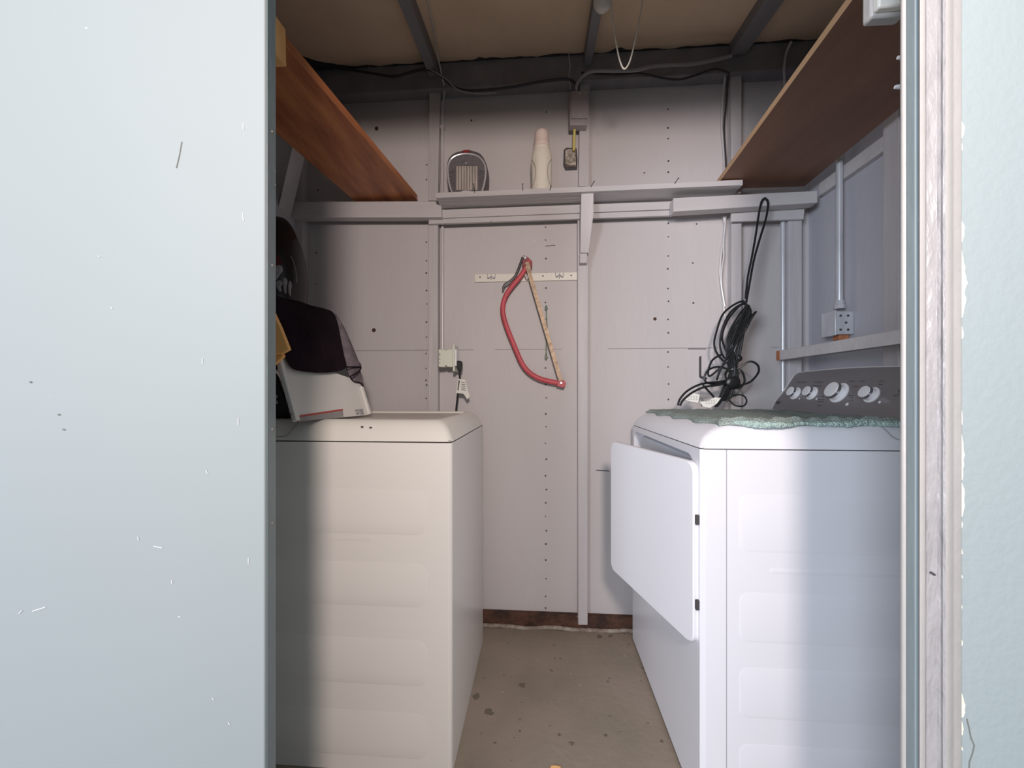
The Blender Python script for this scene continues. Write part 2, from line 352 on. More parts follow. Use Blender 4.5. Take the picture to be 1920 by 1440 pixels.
# open door leaf on the left, folded back towards the camera
A = W(498, 700, 0.50); B = W(515.5, 700, 0.537); A.z = B.z = 0
ed = (B-A).normalized(); ld = Vector((-ed.y, ed.x, 0)); 
if ld.x > 0: ld = -ld
bm = NB(); prism(bm, [A+Vector((0,0,0.02)), B+Vector((0,0,0.02)), B+ld*0.84+Vector((0,0,0.02)), A+ld*0.84+Vector((0,0,0.02))], (0, 0, HEAD-0.04))
door = tag(obj('door_1', bm, M['door'], bevel=0.0025, seg=3), 'pale blue painted door leaf standing open on the left', 'door', kind='structure')
bm = NB(); e0 = A+ed*0.0035+Vector((0,0,0.022)); e1 = B-ed*0.0005+Vector((0,0,0.022)); out = -ld*0.0012
prism(bm, [e0, e1, e1+out, e0+out], (0, 0, HEAD-0.045)); edge = obj('door_edge', bm, M['edge'], door, label='duller teal edge of the door leaf')
bm = NB()
for y in (248, 498, 805, 980): 
    p = W(509, y, 0.522); p = A+ed*0.022+Vector((0,0,p.z)); lathe(bm, [(0.0016, 0), (0.0016, 0.0012)], p-ld*0.0012, -ld, 10)
pieces('screw_head', bm, M['bead'], door)
def on_leaf(px, py): return PL(px, py, A, ed)
bm = NB()
def scratch(pts, wd, mi): 
    P = [on_leaf(*p)-ed*0.0004 for p in pts]; tube(bm, P, wd, 5, mi=mi)
scratch([(341, 266), (337, 290), (331, 315)], 0.0005, 0)
for x, y in ((58, 716), (111, 777), (120, 805)): tube(bm, [on_leaf(x-2, y)-ed*0.0003, on_leaf(x+2, y+1)-ed*0.0003], 0.0009, 6, mi=0)
for p in (((455, 400), (457, 415)), ((456, 232), (457, 244)), ((380, 672), (380, 682)), ((447, 785), (447, 797)), ((259, 1006), (260, 1013)), ((288, 1024), (304, 1027)), ((36, 1150), (42, 1144)), ((61, 1146), (86, 1138)), ((322, 1088), (323, 1095)), ((466, 1046), (466, 1056)), ((339, 1155), (335, 1157)), ((387, 882), (389, 888)), ((398, 1308), (401, 1312)), ((428, 1354), (431, 1358)), ((185, 480), (187, 482)), ((208, 576), (211, 579))): scratch(p, 0.00045, 1)
obj('scratches', bm, [M['crack'], M['white']], door, smooth=False)

# right jamb, stop and casing
JX = CX
bm = NB(); box(bm, (JX, 0.503, 0), (CO-0.0105, 0.5165, HEAD)); tag(obj('trim_1', bm, M['jamb'], bevel=0.002), 'blue-teal painted door jamb on the right of the opening', 'door jamb', kind='structure')
p1 = W(1686, 700, 0.545).x; 
bm = NB(); box(bm, (0.4485, 0.5165, 0), (0.47, 0.524, HEAD)); tag(obj('trim_2', bm, M['casing_s'], bevel=0.003), 'grey-white door stop strip inside the right jamb', 'door stop', kind='structure')
prof = []
def cp(px, y): prof.append((W(px, 700, y).x, y))
cp(1722, 0.512); cp(1722.5, 0.4985); cp(1725, 0.4965); cp(1733, 0.4965); cp(1735, 0.4985)
cp(1737, 0.5015); cp(1757, 0.4995); cp(1764, 0.4965); cp(1768, 0.4930); cp(1773, 0.4912); cp(1779, 0.4915); cp(1784, 0.4945); cp(1787, 0.4985); cp(1790, 0.5005); cp(1801, 0.5005); cp(1803, 0.5035); cp(1803, 0.512)
bm = NB(); lo = [Vector((x, y, 0)) for x, y in prof]; prism(bm, lo, (0, 0, 1.99))
for f in bm.faces:
    c = f.calc_center_median(); f.material_index = 1 if (c.x < W(1735, 700, 0.50).x or c.x > W(1759, 700, 0.50).x) else 0
tag(obj('trim_3', bm, [M['casing'], M['casing_s']]), 'white moulded casing up the right side of the doorway', 'door casing', kind='structure')
bm = NB(); box(bm, (-0.42, 0.5, HEAD-0.03), (CX+0.02, 0.60, HEAD+0.02)); tag(obj('trim_4', bm, M['casing_s']), 'door head jamb above the opening', 'door head', kind='structure')
bm = NB(); tube(bm, [W(1745, 1073, 0.499), W(1753, 1078, 0.499)], 0.0012, 6); tag(obj('nail', bm, M['ink']), 'small dark nail in the white door casing', 'nail')

# ---------------------------------------------- nail heads of the back wall
nm = NB(); lathe(nm, [(0.0036, 0), (0.0030, 0.0018)], (0, 0, 0), (0, -1, 0), 8)
nmesh = bpy.data.meshes.new('nail_head'); nm.to_mesh(nmesh); nm.free(); nmesh.materials.append(M['ink'])
def nail(px, py):
    o = bpy.data.objects.new('nail_head', nmesh); COL.objects.link(o); o.parent = wall_back; o.location = W(px, py, BW)
    o.scale = (0.8+random.random()*0.4,)*3
for y in (210, 426, 450, 485, 512, 540, 567, 598, 664, 690, 721, 746, 776, 800, 831, 861, 892, 918, 943, 968, 995, 1020, 1050, 1085, 1118, 1140): nail(1023.5+random.uniform(-1, 1), y)
for y in (205, 240, 260, 302, 323, 419, 444, 480, 504, 541, 565, 599, 624, 660, 688, 720, 749): nail(1253+random.uniform(-1, 1), y)
for y in (309, 337, 454, 489, 512, 545, 570, 604, 632, 663, 691, 713, 722, 747): nail(799.5+random.uniform(-.8, .8), y)
for x, y in ((593, 474), (592, 533), (597, 357), (884, 226), (1306, 420), (1300, 568), (1299, 493), (1208, 324)): nail(x, y)
bm = NB()
for x, y, r in ((706, 241, 0.009), (701, 619, 0.009), (1228, 598, 0.007)):
    lathe(bm, [(r, 0), (r*0.8, 0.003)], W(x, y, BW), (0, -1, 0), 12)
pieces('knot_hole', bm, M['sill'], wall_back, label='dark rusty knot holes')
bm = NB(); slab(bm, [(1311, 669), (1315, 667), (1315, 708), (1311, 707)], BW-0.002, 0.004); slab(bm, [(1315, 705), (1326, 709), (1325, 712), (1312, 709)], BW-0.002, 0.004); slab(bm, rect(1290, 653.5, 1324, 655), BW-0.001, 0.002)
slab(bm, [(1022, 461), (1041, 459), (1041, 460.5), (1023, 462)], BW-0.001, 0.002); slab(bm, [(1118, 881), (1143, 882.5), (1143, 884), (1118, 882.5)], BW-0.001, 0.002)
pieces('gouge', bm, M['ink'], wall_back, smooth=False)

# sill at the foot of the back wall
bm = NB(); box(bm, (LW, 1.668, 0), (RW, BW+0.03, 0.06)); tag(obj('baseboard_back', bm, M['sill'], bevel=0.004), 'rotted dark brown sill plate along the foot of the back wall', 'sill', kind='structure')
bm = NB(); pts = [(x, 1.660+0.003*math.sin(x*37), 0.006+0.003*math.sin(x*23)) for x in [LW+0.03*i for i in range(73)]]
tube(bm, pts, 0.008, 8); tag(obj('trim_5', bm, M['bead']), 'cracked pale bead along the front of the rotted sill', 'trim', kind='structure')

# ---------------------------------------------- framing
def board(name, pxs, Y, depth, m, label, cat, bev=0.002, group=None):
    bm = NB(); slab(bm, pxs, Y, depth); return tag(obj(name, bm, m, bevel=bev), label, cat, group)
board('wall_stud', [(1083, 352), (1103, 352), (1102, 1172), (1084, 1172)], 1.652, BW-1.652-0.0005, M['stud'], 'grey painted wall stud running to the floor beside the hanging saw', 'stud')
board('wall_stud', [(1088, 140), (1106, 140), (1105, 349), (1085, 349)], 1.652, BW-1.652-0.0005, M['stud'], 'short grey stud above the shelf behind the pinkish electrical box', 'stud')
board('wall_stud', [(803, 410), (821, 410), (821, 1172), (803, 1172)], 1.652, BW-1.652-0.0005, M['stud'], 'grey stud below the ledge beside the white wall outlet, reaching behind the washer', 'stud')
board('wall_stud', [(805, 130), (825, 130), (821, 376), (803, 376)], 1.652, BW-1.652-0.0005, M['stud'], 'grey upper stud to the left of the small heater', 'stud')
board('wall_stud', [(1372, 412), (1391, 412), (1391, 1160), (1372, 1160)], 1.652, BW-1.652-0.0005, M['stud'], 'grey stud behind the coiled black extension cord', 'stud')
board('wall_stud', [(1371, 118), (1391, 118), (1390, 362), (1372, 362)], 1.652, BW-1.652-0.0005, M['stud'], 'grey upper stud left of the dark brown shelf', 'stud')
board('wall_stud', [(1479, 412), (1504, 412), (1504, 1170), (1479, 1170)], 1.640, BW-1.64-0.0005, M['stud'], 'grey corner stud to the right of the thin steel conduit', 'stud')
board('wall_stud', [(545, 150), (567, 150), (567, 1100), (545, 1100)], 1.645, BW-1.645-0.0005, M['stud'], 'grey corner stud in the left rear corner above the washer', 'stud')
# right wall stud
a = V(1655, 300, RW-0.035); bm = NB(); box(bm, (RW-0.035, a.y-0.055, 0), (RW-0.0005, a.y, roofz(a.y)-0.03)); tag(obj('wall_stud', bm, M['stud'], bevel=0.002), 'grey stud on the right wall nearest the doorway', 'stud')
# left ledge beam
board('ledge_beam', [(536, 378), (826, 377), (828, 407), (534, 408)], 1.610, 0.040, M['beam'], 'grey horizontal beam under the left brown shelf', 'beam', 0.002)
# trim boards under the grey shelf
board('trim_board', [(829, 393), (1262, 377), (1262, 392), (829, 409)], 1.632, 0.019, M['beam'], 'narrow grey board directly under the grey shelf', 'board', 0.0015)
board('trim_strip', [(804, 411), (1262, 393.5), (1262, 404), (804, 420)], 1.637, 0.014, M['beam'], 'thin grey strip below the narrow board under the shelf', 'strip', 0.0015)
board('ledge_beam', [(1263, 371), (1533, 357.5), (1533, 380), (1263, 396.5)], 1.575, 0.045, M['beam'], 'grey horizontal beam below the right brown shelf with the cord hooked over it', 'beam', 0.002)
board('nailer_board', [(1372, 396), (1509, 391), (1507, 411), (1372, 415)], 1.626, 0.012, M['beam'], 'short grey board across the tops of the right corner studs', 'board', 0.0015)

# shelf
zl = W(817, 371, 1.545); zr = W(1393, 347, 1.545)
bm = NB(); th = 0.021
P = [zl, zr, Vector((zr.x, 1.668, zr.z)), Vector((zl.x, 1.668, zl.z))]
prism(bm, P, (0, 0, th))
shelf = tag(obj('wall_shelf', bm, M['beam'], bevel=0.0015), 'long narrow grey painted shelf holding the heater and the ivory bottle', 'shelf')
def shelfz(x): return zl.z+(zr.z-zl.z)*(x-zl.x)/(zr.x-zl.x)+th
for (x0, y0, x1, y1) in ((888, 345, 890, 361), (980, 345, 980, 357), (1033, 348, 1031, 357), (1114, 340, 1108, 350), (1272, 334, 1265, 344)):
    bm = NB(); p0 = W(x1, y1, 1.543); p1_ = W(x0, y0, 1.541); tube(bm, [p0+(p0-p1_)*0.0, p1_], 0.0016, 6); lathe(bm, [(0.003, 0), (0.003, 0.001)], p1_, (p1_-p0), 8)
    obj('bent_nail', bm, M['ink'], shelf)
# bracket
bt = thing('shelf_bracket', 'grey wooden bracket strut bracing the shelf against the centre stud', 'bracket', W(1098, 492, 1.62))
bm = NB()
q = [W(1090, 359, 1.560), W(1113, 358, 1.560), W(1113, 400, 1.565), W(1104, 474, 1.618), W(1088, 474, 1.618), W(1089, 410, 1.575)]
prism(bm, q, (0, 0.030, 0)); obj('strut', bm, M['stud'], bt, bevel=0.0015)
bm = NB(); slab(bm, rect(1087, 475, 1101, 493), 1.622, 0.028); obj('block', bm, M['stud'], bt, bevel=0.0015)

# rafters
def rafter(x0, x1, h, label, y0=0.6):
    bm = NB(); pts = [(x0, y0, roofz(y0)-h), (x0, 1.63, roofz(1.63)-h), (x0, 1.63, roofz(1.63)), (x0, y0, roofz(y0))]
    prism(bm, pts, (x1-x0, 0, 0)); return tag(obj('rafter', bm, M['rafter'], bevel=0.002), label, 'rafter')
def xr(px, py, y): return W(px, py, y).x
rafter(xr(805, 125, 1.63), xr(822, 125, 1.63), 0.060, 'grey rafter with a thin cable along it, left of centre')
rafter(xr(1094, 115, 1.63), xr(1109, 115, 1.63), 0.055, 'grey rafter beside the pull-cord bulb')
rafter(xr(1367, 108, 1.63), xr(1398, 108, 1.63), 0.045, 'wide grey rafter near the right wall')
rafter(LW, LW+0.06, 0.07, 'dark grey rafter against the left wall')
# top plate: ragged dark edge where ceiling board meets the wall
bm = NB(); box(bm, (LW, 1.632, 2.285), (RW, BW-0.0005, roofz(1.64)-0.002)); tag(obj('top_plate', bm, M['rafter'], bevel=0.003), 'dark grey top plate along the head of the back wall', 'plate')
bm = NB(); n = 90; Lp = []; Up = []
for i in range(n+1):
    x = LW+(RW-LW)*i/n; d = 0.012+0.006*math.sin(i*0.31)*math.sin(i*0.83)+random.uniform(0, 0.004)+(0.014 if i in (57, 58, 34) else 0)
    if x < -0.75: d += (x+0.75)**2*1.6
    Lp.append((x, 1.640, roofz(1.64)-0.004)); Up.append((x, 1.640-d, roofz(1.64-d)-0.004))
prism(bm, Lp+Up[::-1], (0, 0, 0.003)); tag(obj('torn_edge', bm, M['ragged'], smooth=False), 'ragged dark edge where the tan ceiling board meets the back wall', 'caulk')
bm = NB(); p = W(692, 121, 1.630); lathe(bm, [(0.012, 0), (0.010, 0.008), (0.002, 0.011)], p, (0, -1, 0), 14); tag(obj('cable_knob', bm, M['enamel_c']), 'small round pale knob on the top plate over the left side', 'knob')

# ---------------------------------------------- brown shelves
ZL = W(780, 374, 1.635).z
def gz(px, py, Z): return G(px, py, Z)
a, b = gz(780, 373, ZL), gz(538, 88, ZL); c, d = gz(565, 291, ZL), gz(660, 373, ZL)
def ext(p, q, y): t = (y-p.y)/(q.y-p.y); return p+(q-p)*t
NEAR = 0.66
q = [ext(a, b, 1.645), ext(a, b, NEAR), ext(d, c, NEAR), ext(d, c, 1.645)]
bm = NB(); prism(bm, q, (0, 0, 0.024)); tag(obj('plank_shelf', bm, M['wood'], bevel=0.0015), 'stained reddish-brown plank shelf on the left, above the washer', 'shelf')
# raw front strip of left shelf
ZR = W(1430, 351, 1.615).z
a, b = gz(1357, 330, ZR), gz(1598, 0, ZR); c, d = gz(1690, 200, ZR), gz(1505, 352, ZR)
q = [ext(a, b, 1.62), ext(a, b, NEAR), ext(d, c, NEAR), ext(d, c, 1.62)]
q = [Vector((min(p.x, RW-0.002), p.y, p.z)) for p in q]
bm = NB(); prism(bm, q, (0, 0, 0.019))
for f in bm.faces:
    nrm = f.normal if f.normal.length else None
bm.normal_update()
rs = bm
for f in rs.faces:
    if abs(f.normal.z) < 0.5: f.material_index = 1
tag(obj('plank_shelf', bm, [M['ply'], M['plyedge']]), 'dark brown plywood shelf with a pale raw edge on the right, above the dryer', 'shelf')
# shelf cleat on the right wall, seen under the dark shelf
bm = NB(); box(bm, (RW-0.02, 0.66, ZR-0.05), (RW-0.0005, 1.60, ZR-0.002)); tag(obj('shelf_cleat', bm, M['beam'], bevel=0.001), 'grey cleat on the right wall directly under the dark brown shelf', 'cleat')
# left: pine block and grey brace
bm = NB(); pz = ZL-0.003
p0 = W(537, 100, 0.88); 
bm = NB(); x1 = W(537, 100, 0.86).x; z0 = W(537, 125, 0.86).z
prism(bm, [(x1, 0.86, z0), (x1-0.045, 0.86, z0), (x1-0.045, 0.86, z0+0.12), (x1-0.002, 0.86, z0+0.085)], (0, -0.04, 0)); tag(obj('pine_block', bm, M['pine'], bevel=0.001), 'raw pine block at the top left beside the door edge', 'wood block')
bm = NB(); prism(bm, [W(548, 275, 1.42), W(566, 275, 1.46), W(536, 405, 1.585), W(518, 405, 1.56)], (0, 0.03, 0)); tag(obj('shelf_brace', bm, M['stud'], bevel=0.0015), 'grey diagonal brace under the left brown shelf', 'brace')

# rail on the right wall
r0 = W(1456, 668, 1.62); XR_ = r0.x
def railpt(px, py): return V(px, py, XR_)
f_top, f_bot = W(1456, 660, 1.62), W(1456, 676, 1.62)
bm = NB(); prism(bm, [Vector((XR_, 1.60, f_bot.z)), Vector((XR_+0.03, 1.60, f_bot.z)), Vector((XR_+0.03, 1.60, f_top.z+0.004)), Vector((XR_, 1.60, f_top.z+0.004))], (0, -0.92, -0.0), 0)
rail = tag(obj('side_rail', bm, M['beam'], bevel=0.0015), 'grey rail with a bare orange end running along above the dryer console', 'rail')
bm = NB(); prism(bm, [Vector((XR_-0.001, 1.60, f_bot.z)), Vector((XR_+0.029, 1.60, f_bot.z)), Vector((XR_+0.029, 1.60, f_top.z+0.004)), Vector((XR_-0.001, 1.60, f_top.z+0.004))], (0, 0.022, 0), 0)
obj('rail_end', bm, M['orange'], rail, bevel=0.002, label='bare orange wooden end')

# ---------------------------------------------- conduits and boxes
def conduit(name, label, px, ytop, ybot, Y, r, m, clips=(), X=None, cat='conduit'):
    t = thing(name, label, cat, W(px, ybot, Y) if X is None else V(px, ybot, X))
    p = (lambda y: W(px, y, Y)) if X is None else (lambda y: V(px, y, X))
    a = p(ytop); b = p(ybot); a.x = b.x; a.y = b.y
    bm = NB(); tube(bm, [a, b], r, 14); obj('pipe', bm, m, t)
    for c in clips:
        z = p(c).z; bm = NB(); box(bm, (b.x-r*1.5, b.y-r*1.3, z-0.006), (b.x+r*1.5, b.y+r*1.1, z+0.006)); obj('strap', bm, m, t, bevel=0.001)
    return t
conduit('steel_conduit', 'slim steel conduit dropping from the ceiling to the white outlet beside the saw', 829.5, 190, 655, BW-0.013, 0.0075, M['conduit'], (239,))
conduit('steel_conduit', 'shiny steel conduit standing behind the dryer console near the corner', 1468, 405, 800, 1.655, 0.009, M['galv'], ())
t = thing('steel_conduit', 'steel conduit on the right wall ending in a metal junction box', 'conduit', V(1574, 575, RW-0.02))
bx = V(1574, 575, RW-0.035)
bm = NB(); tube(bm, [(bx.x, bx.y, V(1574, 575, RW-0.035).z), (bx.x, bx.y, 2.25)], 0.0105, 14); obj('pipe', bm, M['galv'], t)
bm = NB(); lathe(bm, [(0.017, 0), (0.017, 0.014), (0.014, 0.016), (0.014, 0.030)], (bx.x, bx.y, bx.z-0.008), (0,0,1), 8); obj('connector', bm, M['galv'], t)
# junction box
f = V(1567, 600, RW-0.062); zt = W(1584, 583, f.y).z; zb = W(1584, 627, f.y).z
jb = thing('junction_box', 'galvanised junction box on the right wall above the grey rail', 'junction box', (RW-0.03, f.y+0.03, zb))
bm = NB(); box(bm, (RW-0.060, f.y, zb), (RW-0.0005, f.y+0.062, zt)); obj('body', bm, M['galv'], jb, bevel=0.003)
bm = NB(); box(bm, (RW-0.066, f.y-0.003, zb-0.003), (RW-0.060, f.y+0.065, zt+0.003)); obj('cover', bm, M['galv'], jb, bevel=0.0015)
bm = NB()
for u, v in ((0.2, 0.2), (0.75, 0.2), (0.2, 0.8), (0.75, 0.8), (0.6, 0.5)): lathe(bm, [(0.004, 0), (0.004, 0.0015)], (RW-0.055+0.045*u, f.y, zb+(zt-zb)*v), (0, -1, 0), 10)
pieces('screw', bm, M['ink'], jb)
bm = NB(); box(bm, (RW-0.045, f.y+0.005, zb-0.018), (RW-0.012, f.y+0.04, zb-0.0005)); tag(obj('rust_wood_chip', bm, M['orange'], bevel=0.003), 'orange scrap of wood showing right under the galvanised junction box', 'wood scrap')

# central painted box, cable, old socket
eb = thing('electrical_box', 'pinkish-grey rectangular electrical box high on the centre stud', 'electrical box', W(1087, 236, 1.61))
bm = NB(); slab(bm, rect(1068, 172, 1101, 234), 1.612, 0.039); obj('body', bm, M['boxpink'], eb, bevel=0.003)
bm = NB(); slab(bm, rect(1071, 170, 1103, 221), 1.604, 0.008); obj('cover', bm, M['boxpink'], eb, bevel=0.002)
bm = NB()
for y in (175, 215): lathe(bm, [(0.0035, 0), (0.002, 0.0015)], W(1087, y, 1.604), (0, -1, 0), 10)
pieces('screw', bm, M['galv'], eb)
bm = NB(); tube(bm, [W(1078, 234, 1.640), W(1076.5, 258, 1.648), W(1076, 283, 1.655)], 0.006, 10, 4); tag(obj('yellow_cable', bm, M['yellow']), 'short yellow cable between the electrical box and the old socket', 'cable')
so = thing('wall_socket', 'old paint-spattered socket in a dark hole right of the ivory bottle', 'socket', W(1070, 318, BW))
bm = NB(); slab(bm, [(1057, 281), (1062, 277), (1081, 278), (1083, 300), (1082, 318), (1060, 319), (1056, 310)], BW-0.004, 0.003); obj('hole', bm, M['ink'], so, smooth=False)
bm = NB(); slab(bm, rect(1060, 279, 1080, 309), BW-0.024, 0.020); obj('socket_body', bm, M['bakelite'], so, bevel=0.002)
bm = NB()
for y in (287, 301): lathe(bm, [(0.010, 0), (0.009, 0.002)], W(1070, y, BW-0.024), (0, -1, 0), 14)
pieces('outlet_face', bm, M['bakelite'], so)

# white outlet with plugged cord
wo = thing('wall_outlet', 'white plastic outlet box on the stud behind the washer with a plug in its side', 'outlet', W(838, 692, 1.62))
bm = NB(); slab(bm, [(822, 655), (834, 655), (836, 658), (838, 655), (849, 655), (849, 688), (838, 688), (836.5, 684), (834, 688), (822, 688)], 1.602, 0.055); obj('body', bm, M['creambox'], wo, bevel=0.002)
bm = NB(); slab(bm, rect(849, 646, 852.5, 696), 1.596, 0.070); obj('face_plate', bm, M['creambox'], wo, bevel=0.001)
bm = NB(); slab(bm, rect(852.5, 655, 856, 686), 1.605, 0.040); obj('receptacle', bm, M['white'], wo, bevel=0.001)
bm = NB()
for y in (663, 666, 673, 680): lathe(bm, [(0.0022, 0), (0.0022, 0.001)], W(824.5, y, 1.602), (0, -1, 0), 8)
pieces('screw_hole', bm, M['ink'], wo)
wc = thing('power_cord', 'black power cord with a white paper tag plugged into the white outlet', 'power cord', W(857, 768, 1.60))
bm = NB(); slab(bm, [(856, 678), (858, 676), (865, 677), (866, 682), (865, 695), (859, 696), (856, 690)], 1.612, 0.024); obj('plug', bm, M['black'], wc, bevel=0.003)
bm = NB(); tube(bm, [W(862, 693, 1.622), W(862, 712, 1.622), W(858, 745, 1.625), W(855, 775, 1.630), W(854, 820, 1.64)], 0.0042, 8, 5); obj('cord', bm, M['black'], wc)
bm = NB(); slab(bm, [(859, 710), (872, 712), (878, 735), (881, 743), (876, 749), (869, 738), (855, 737)], 1.612, 0.0012); tg = obj('paper_tag', bm, M['paper'], wc, smooth=False)
bm = NB(); slab(bm, [(860, 713), (862.5, 713), (859.5, 732), (857.5, 732)], 1.6112, 0.0006)
for i in range(5): slab(bm, [(865, 716+3.5*i), (872+i*.4, 717+3.5*i), (872+i*.4, 718+3.5*i), (865, 717+3.5*i)], 1.6112, 0.0006)
obj('tag_print', bm, M['ink'], tg, smooth=False)

# ---------------------------------------------- cables under the ceiling
def cable(name, label, pts, r, m, k=6):
    bm = NB(); tube(bm, [W(x, y, Y) for x, y, Y in pts], r, 8, k); return tag(obj(name, bm, m), label, 'cable')
cable('black_cable', 'black cable sagging from the left corner across to the electrical box', [(560, 118, 1.62), (640, 128, 1.615), (700, 138, 1.61), (740, 143, 1.61), (780, 133, 1.60), (806, 131, 1.59), (830, 145, 1.59), (850, 162, 1.60), (880, 170, 1.61), (950, 165, 1.61), (1010, 154, 1.61), (1060, 148, 1.61), (1078, 156, 1.61), (1084, 170, 1.615)], 0.0055, M['blackcable'])
cable('grey_cable', 'short grey cable lying along the black one right of the heater stud', [(806, 129, 1.583), (836, 148, 1.583), (858, 168, 1.595), (885, 174.5, 1.60), (915, 175, 1.605), (930, 173, 1.62)], 0.0032, M['greycable'])
cable('grey_cable', 'thick grey cable curving from the electrical box below the pull cord', [(1081, 172, 1.612), (1082, 158, 1.60), (1092, 144, 1.595), (1110, 134, 1.59), (1150, 133, 1.59), (1190, 132, 1.595), (1230, 124, 1.60), (1300, 120, 1.60), (1350, 110, 1.60), (1372, 104, 1.60)], 0.0066, M['greycable'])
cable('black_cable', 'black cable sagging under the thick grey cable toward the right stud', [(1090, 136, 1.61), (1150, 140, 1.61), (1200, 138, 1.61), (1245, 147, 1.61), (1275, 149, 1.61), (1305, 141, 1.61), (1340, 130, 1.60), (1368, 138, 1.60)], 0.0042, M['blackcable'])
cable('rafter_cable', 'thin light cable running down the left rafter to the conduit', [(800, -10, 1.30), (808, 30, 1.38), (814, 62, 1.45), (820, 100, 1.55), (828, 140, 1.60), (833, 165, 1.64), (831, 195, 1.67)], 0.0030, M['conduit'])
cable('drop_cable', 'pale cable hanging between the left upper stud and its conduit', [(826, 178, 1.66), (824, 200, 1.672), (825, 280, 1.676), (824, 345, 1.676)], 0.0028, M['greycable'])
cable('drop_cable', 'pale cable beside the right upper stud above the shelf', [(1362, 128, 1.64), (1357, 170, 1.668), (1353, 230, 1.678), (1357, 290, 1.678), (1358, 332, 1.672)], 0.0040, M['conduit'])
cable('drop_cable', 'dark cable hanging beside the right upper stud above the shelf', [(1366, 130, 1.64), (1362, 190, 1.665), (1358, 240, 1.67), (1361, 300, 1.67), (1362, 334, 1.67)], 0.0034, M['blackcable'])
cable('drop_cable', 'pale stapled cable below the beam, ending behind the coiled cord', [(1357, 405, 1.672), (1359, 432, 1.678), (1353, 470, 1.678), (1350, 510, 1.68), (1354, 550, 1.68), (1360, 600, 1.68)], 0.0045, M['conduit'])
cable('drop_cable', 'second pale cable twisted with its neighbour below the beam', [(1361, 405, 1.666), (1357, 450, 1.67), (1357, 480, 1.67), (1354, 500, 1.67), (1352, 530, 1.67), (1359, 575, 1.67)], 0.0035, M['galv'])
cable('corner_wire', 'pale curved wire in the dark corner above the right brown shelf', [(1484, 78, 1.60), (1474, 100, 1.62), (1470, 130, 1.63), (1471, 160, 1.64), (1470, 300, 1.65)], 0.0050, M['conduit'])
cable('thin_wire', 'thin pale wire dangling from the ceiling edge beside the electrical box', [(1067, 98, 1.60), (1067, 112, 1.60), (1069, 125, 1.61), (1067, 145, 1.61), (1070, 168, 1.61)], 0.0016, M['conduit'])

# bulb with pull cord
lb = thing('light_bulb', 'bare frosted light bulb at the ceiling with a looped cream pull cord', 'light bulb', W(1130, 20, 1.28))
c0 = W(1130, 3, 1.28); zt_ = roofz(1.28)
bm = NB(); prof = [(0.0005, -0.030), (0.012, -0.0275), (0.022, -0.020), (0.0285, -0.008), (0.030, 0.004), (0.027, 0.018), (0.019, 0.034), (0.014, 0.048), (0.014, 0.06)]
lathe(bm, prof, c0, (0,0,1), 28); obj('bulb', bm, M['glass'], lb)
bm = NB(); lathe(bm, [(0.022, 0.045), (0.026, 0.07), (0.030, zt_-c0.z-0.012), (0.032, zt_-c0.z-0.001)], c0, (0,0,1), 28); obj('lamp_holder', bm, M['white'], lb)
bm = NB(); tube(bm, [W(1145, -60, 1.26), W(1146, 0, 1.25), W(1149, 40, 1.25), (W(1156, 85, 1.25)), W(1162, 113, 1.25), W(1170, 129, 1.25), W(1180, 117, 1.25), W(1190, 80, 1.25), W(1199, 35, 1.25), W(1205, -5, 1.25), W(1212, -90, 1.25)], 0.0024, 8, 6)
obj('pull_cord', bm, M['cord'], lb)

# switch plate and pegs at the right jamb top
sp = thing('switch_plate', 'off-white framed switch plate at the top of the right jamb', 'switch plate', (JX-0.03, 0.60, W(1660, 32, 0.60).z))
bm = NB(); slab(bm, [(1634, -40), (1700, -40), (1700, 27), (1634, 31)], 0.60, 0.018); obj('frame', bm, M['casing_s'], sp, bevel=0.004)
bm = NB(); slab(bm, [(1648, -40), (1700, -40), (1700, 8), (1648, 13)], 0.590, 0.012); obj('rocker', bm, M['enamel_c'], sp, bevel=0.003)
for (x, y, lab) in ((1683, 108, 'upper short white peg poking out beside the right jamb'), (1678, 163, 'lower longer white peg poking out beside the right jamb')):
    bm = NB(); p = W(x, y, 0.585); tube(bm, [p, p+Vector((0.004, 0, 0)), Vector((0.5345, 0.585, p.z-0.002))], [0.0022, 0.0028, 0.0028], 10); tag(obj('wall_peg', bm, M['white']), lab, 'peg')

# ============================================================ things on the shelf
# heater
hx = W(876, 320, 1.60).x; hz = shelfz(hx); H0 = hz
ht = thing('space_heater', 'small grey arched ceramic space heater with a silver rim on the shelf', 'heater', (hx, 1.60, hz))
yb = 1.585
def hp(pts, y): return [W(x, yy, y) for x, yy in pts]
outer = [(850, 358), (844, 345), (838, 322), (837, 305), (841, 288), (851, 278), (863, 274), (876, 271), (889, 274), (901, 279), (909, 290), (914, 306), (914, 325), (909, 345), (903, 358)]
sill_ = min(p.z for p in hp(outer, yb)); dz = hz-sill_
O = [p+Vector((0,0,dz)) for p in catmull(hp(outer, yb), 3)]
bm = NB(); c = sum(O, Vector())/len(O)
loft(bm, [[c+(p-c)*0.985+Vector((0,0,0)) for p in O], [p+Vector((0,0.008,0)) for p in O], [p+Vector((0,0.05,0)) for p in O], [c+(p-c)*0.85+Vector((0,0.075,0)) for p in O]])
for v in bm.verts: v.co.z = max(v.co.z, hz+0.0005)
obj('shell', bm, M['heater'], ht)
rim = [(849, 356), (843, 338), (840, 318), (840, 302), (846, 289), (857, 282), (874, 279), (892, 282), (904, 291), (910, 305), (910, 322), (906, 342), (901, 356)]
R_ = [W(x, y, yb-0.004)+Vector((0,0,dz)) for x, y in rim]
bm = NB(); tube(bm, R_, 0.0038, 8, 4); obj('rim', bm, M['silver'], ht)
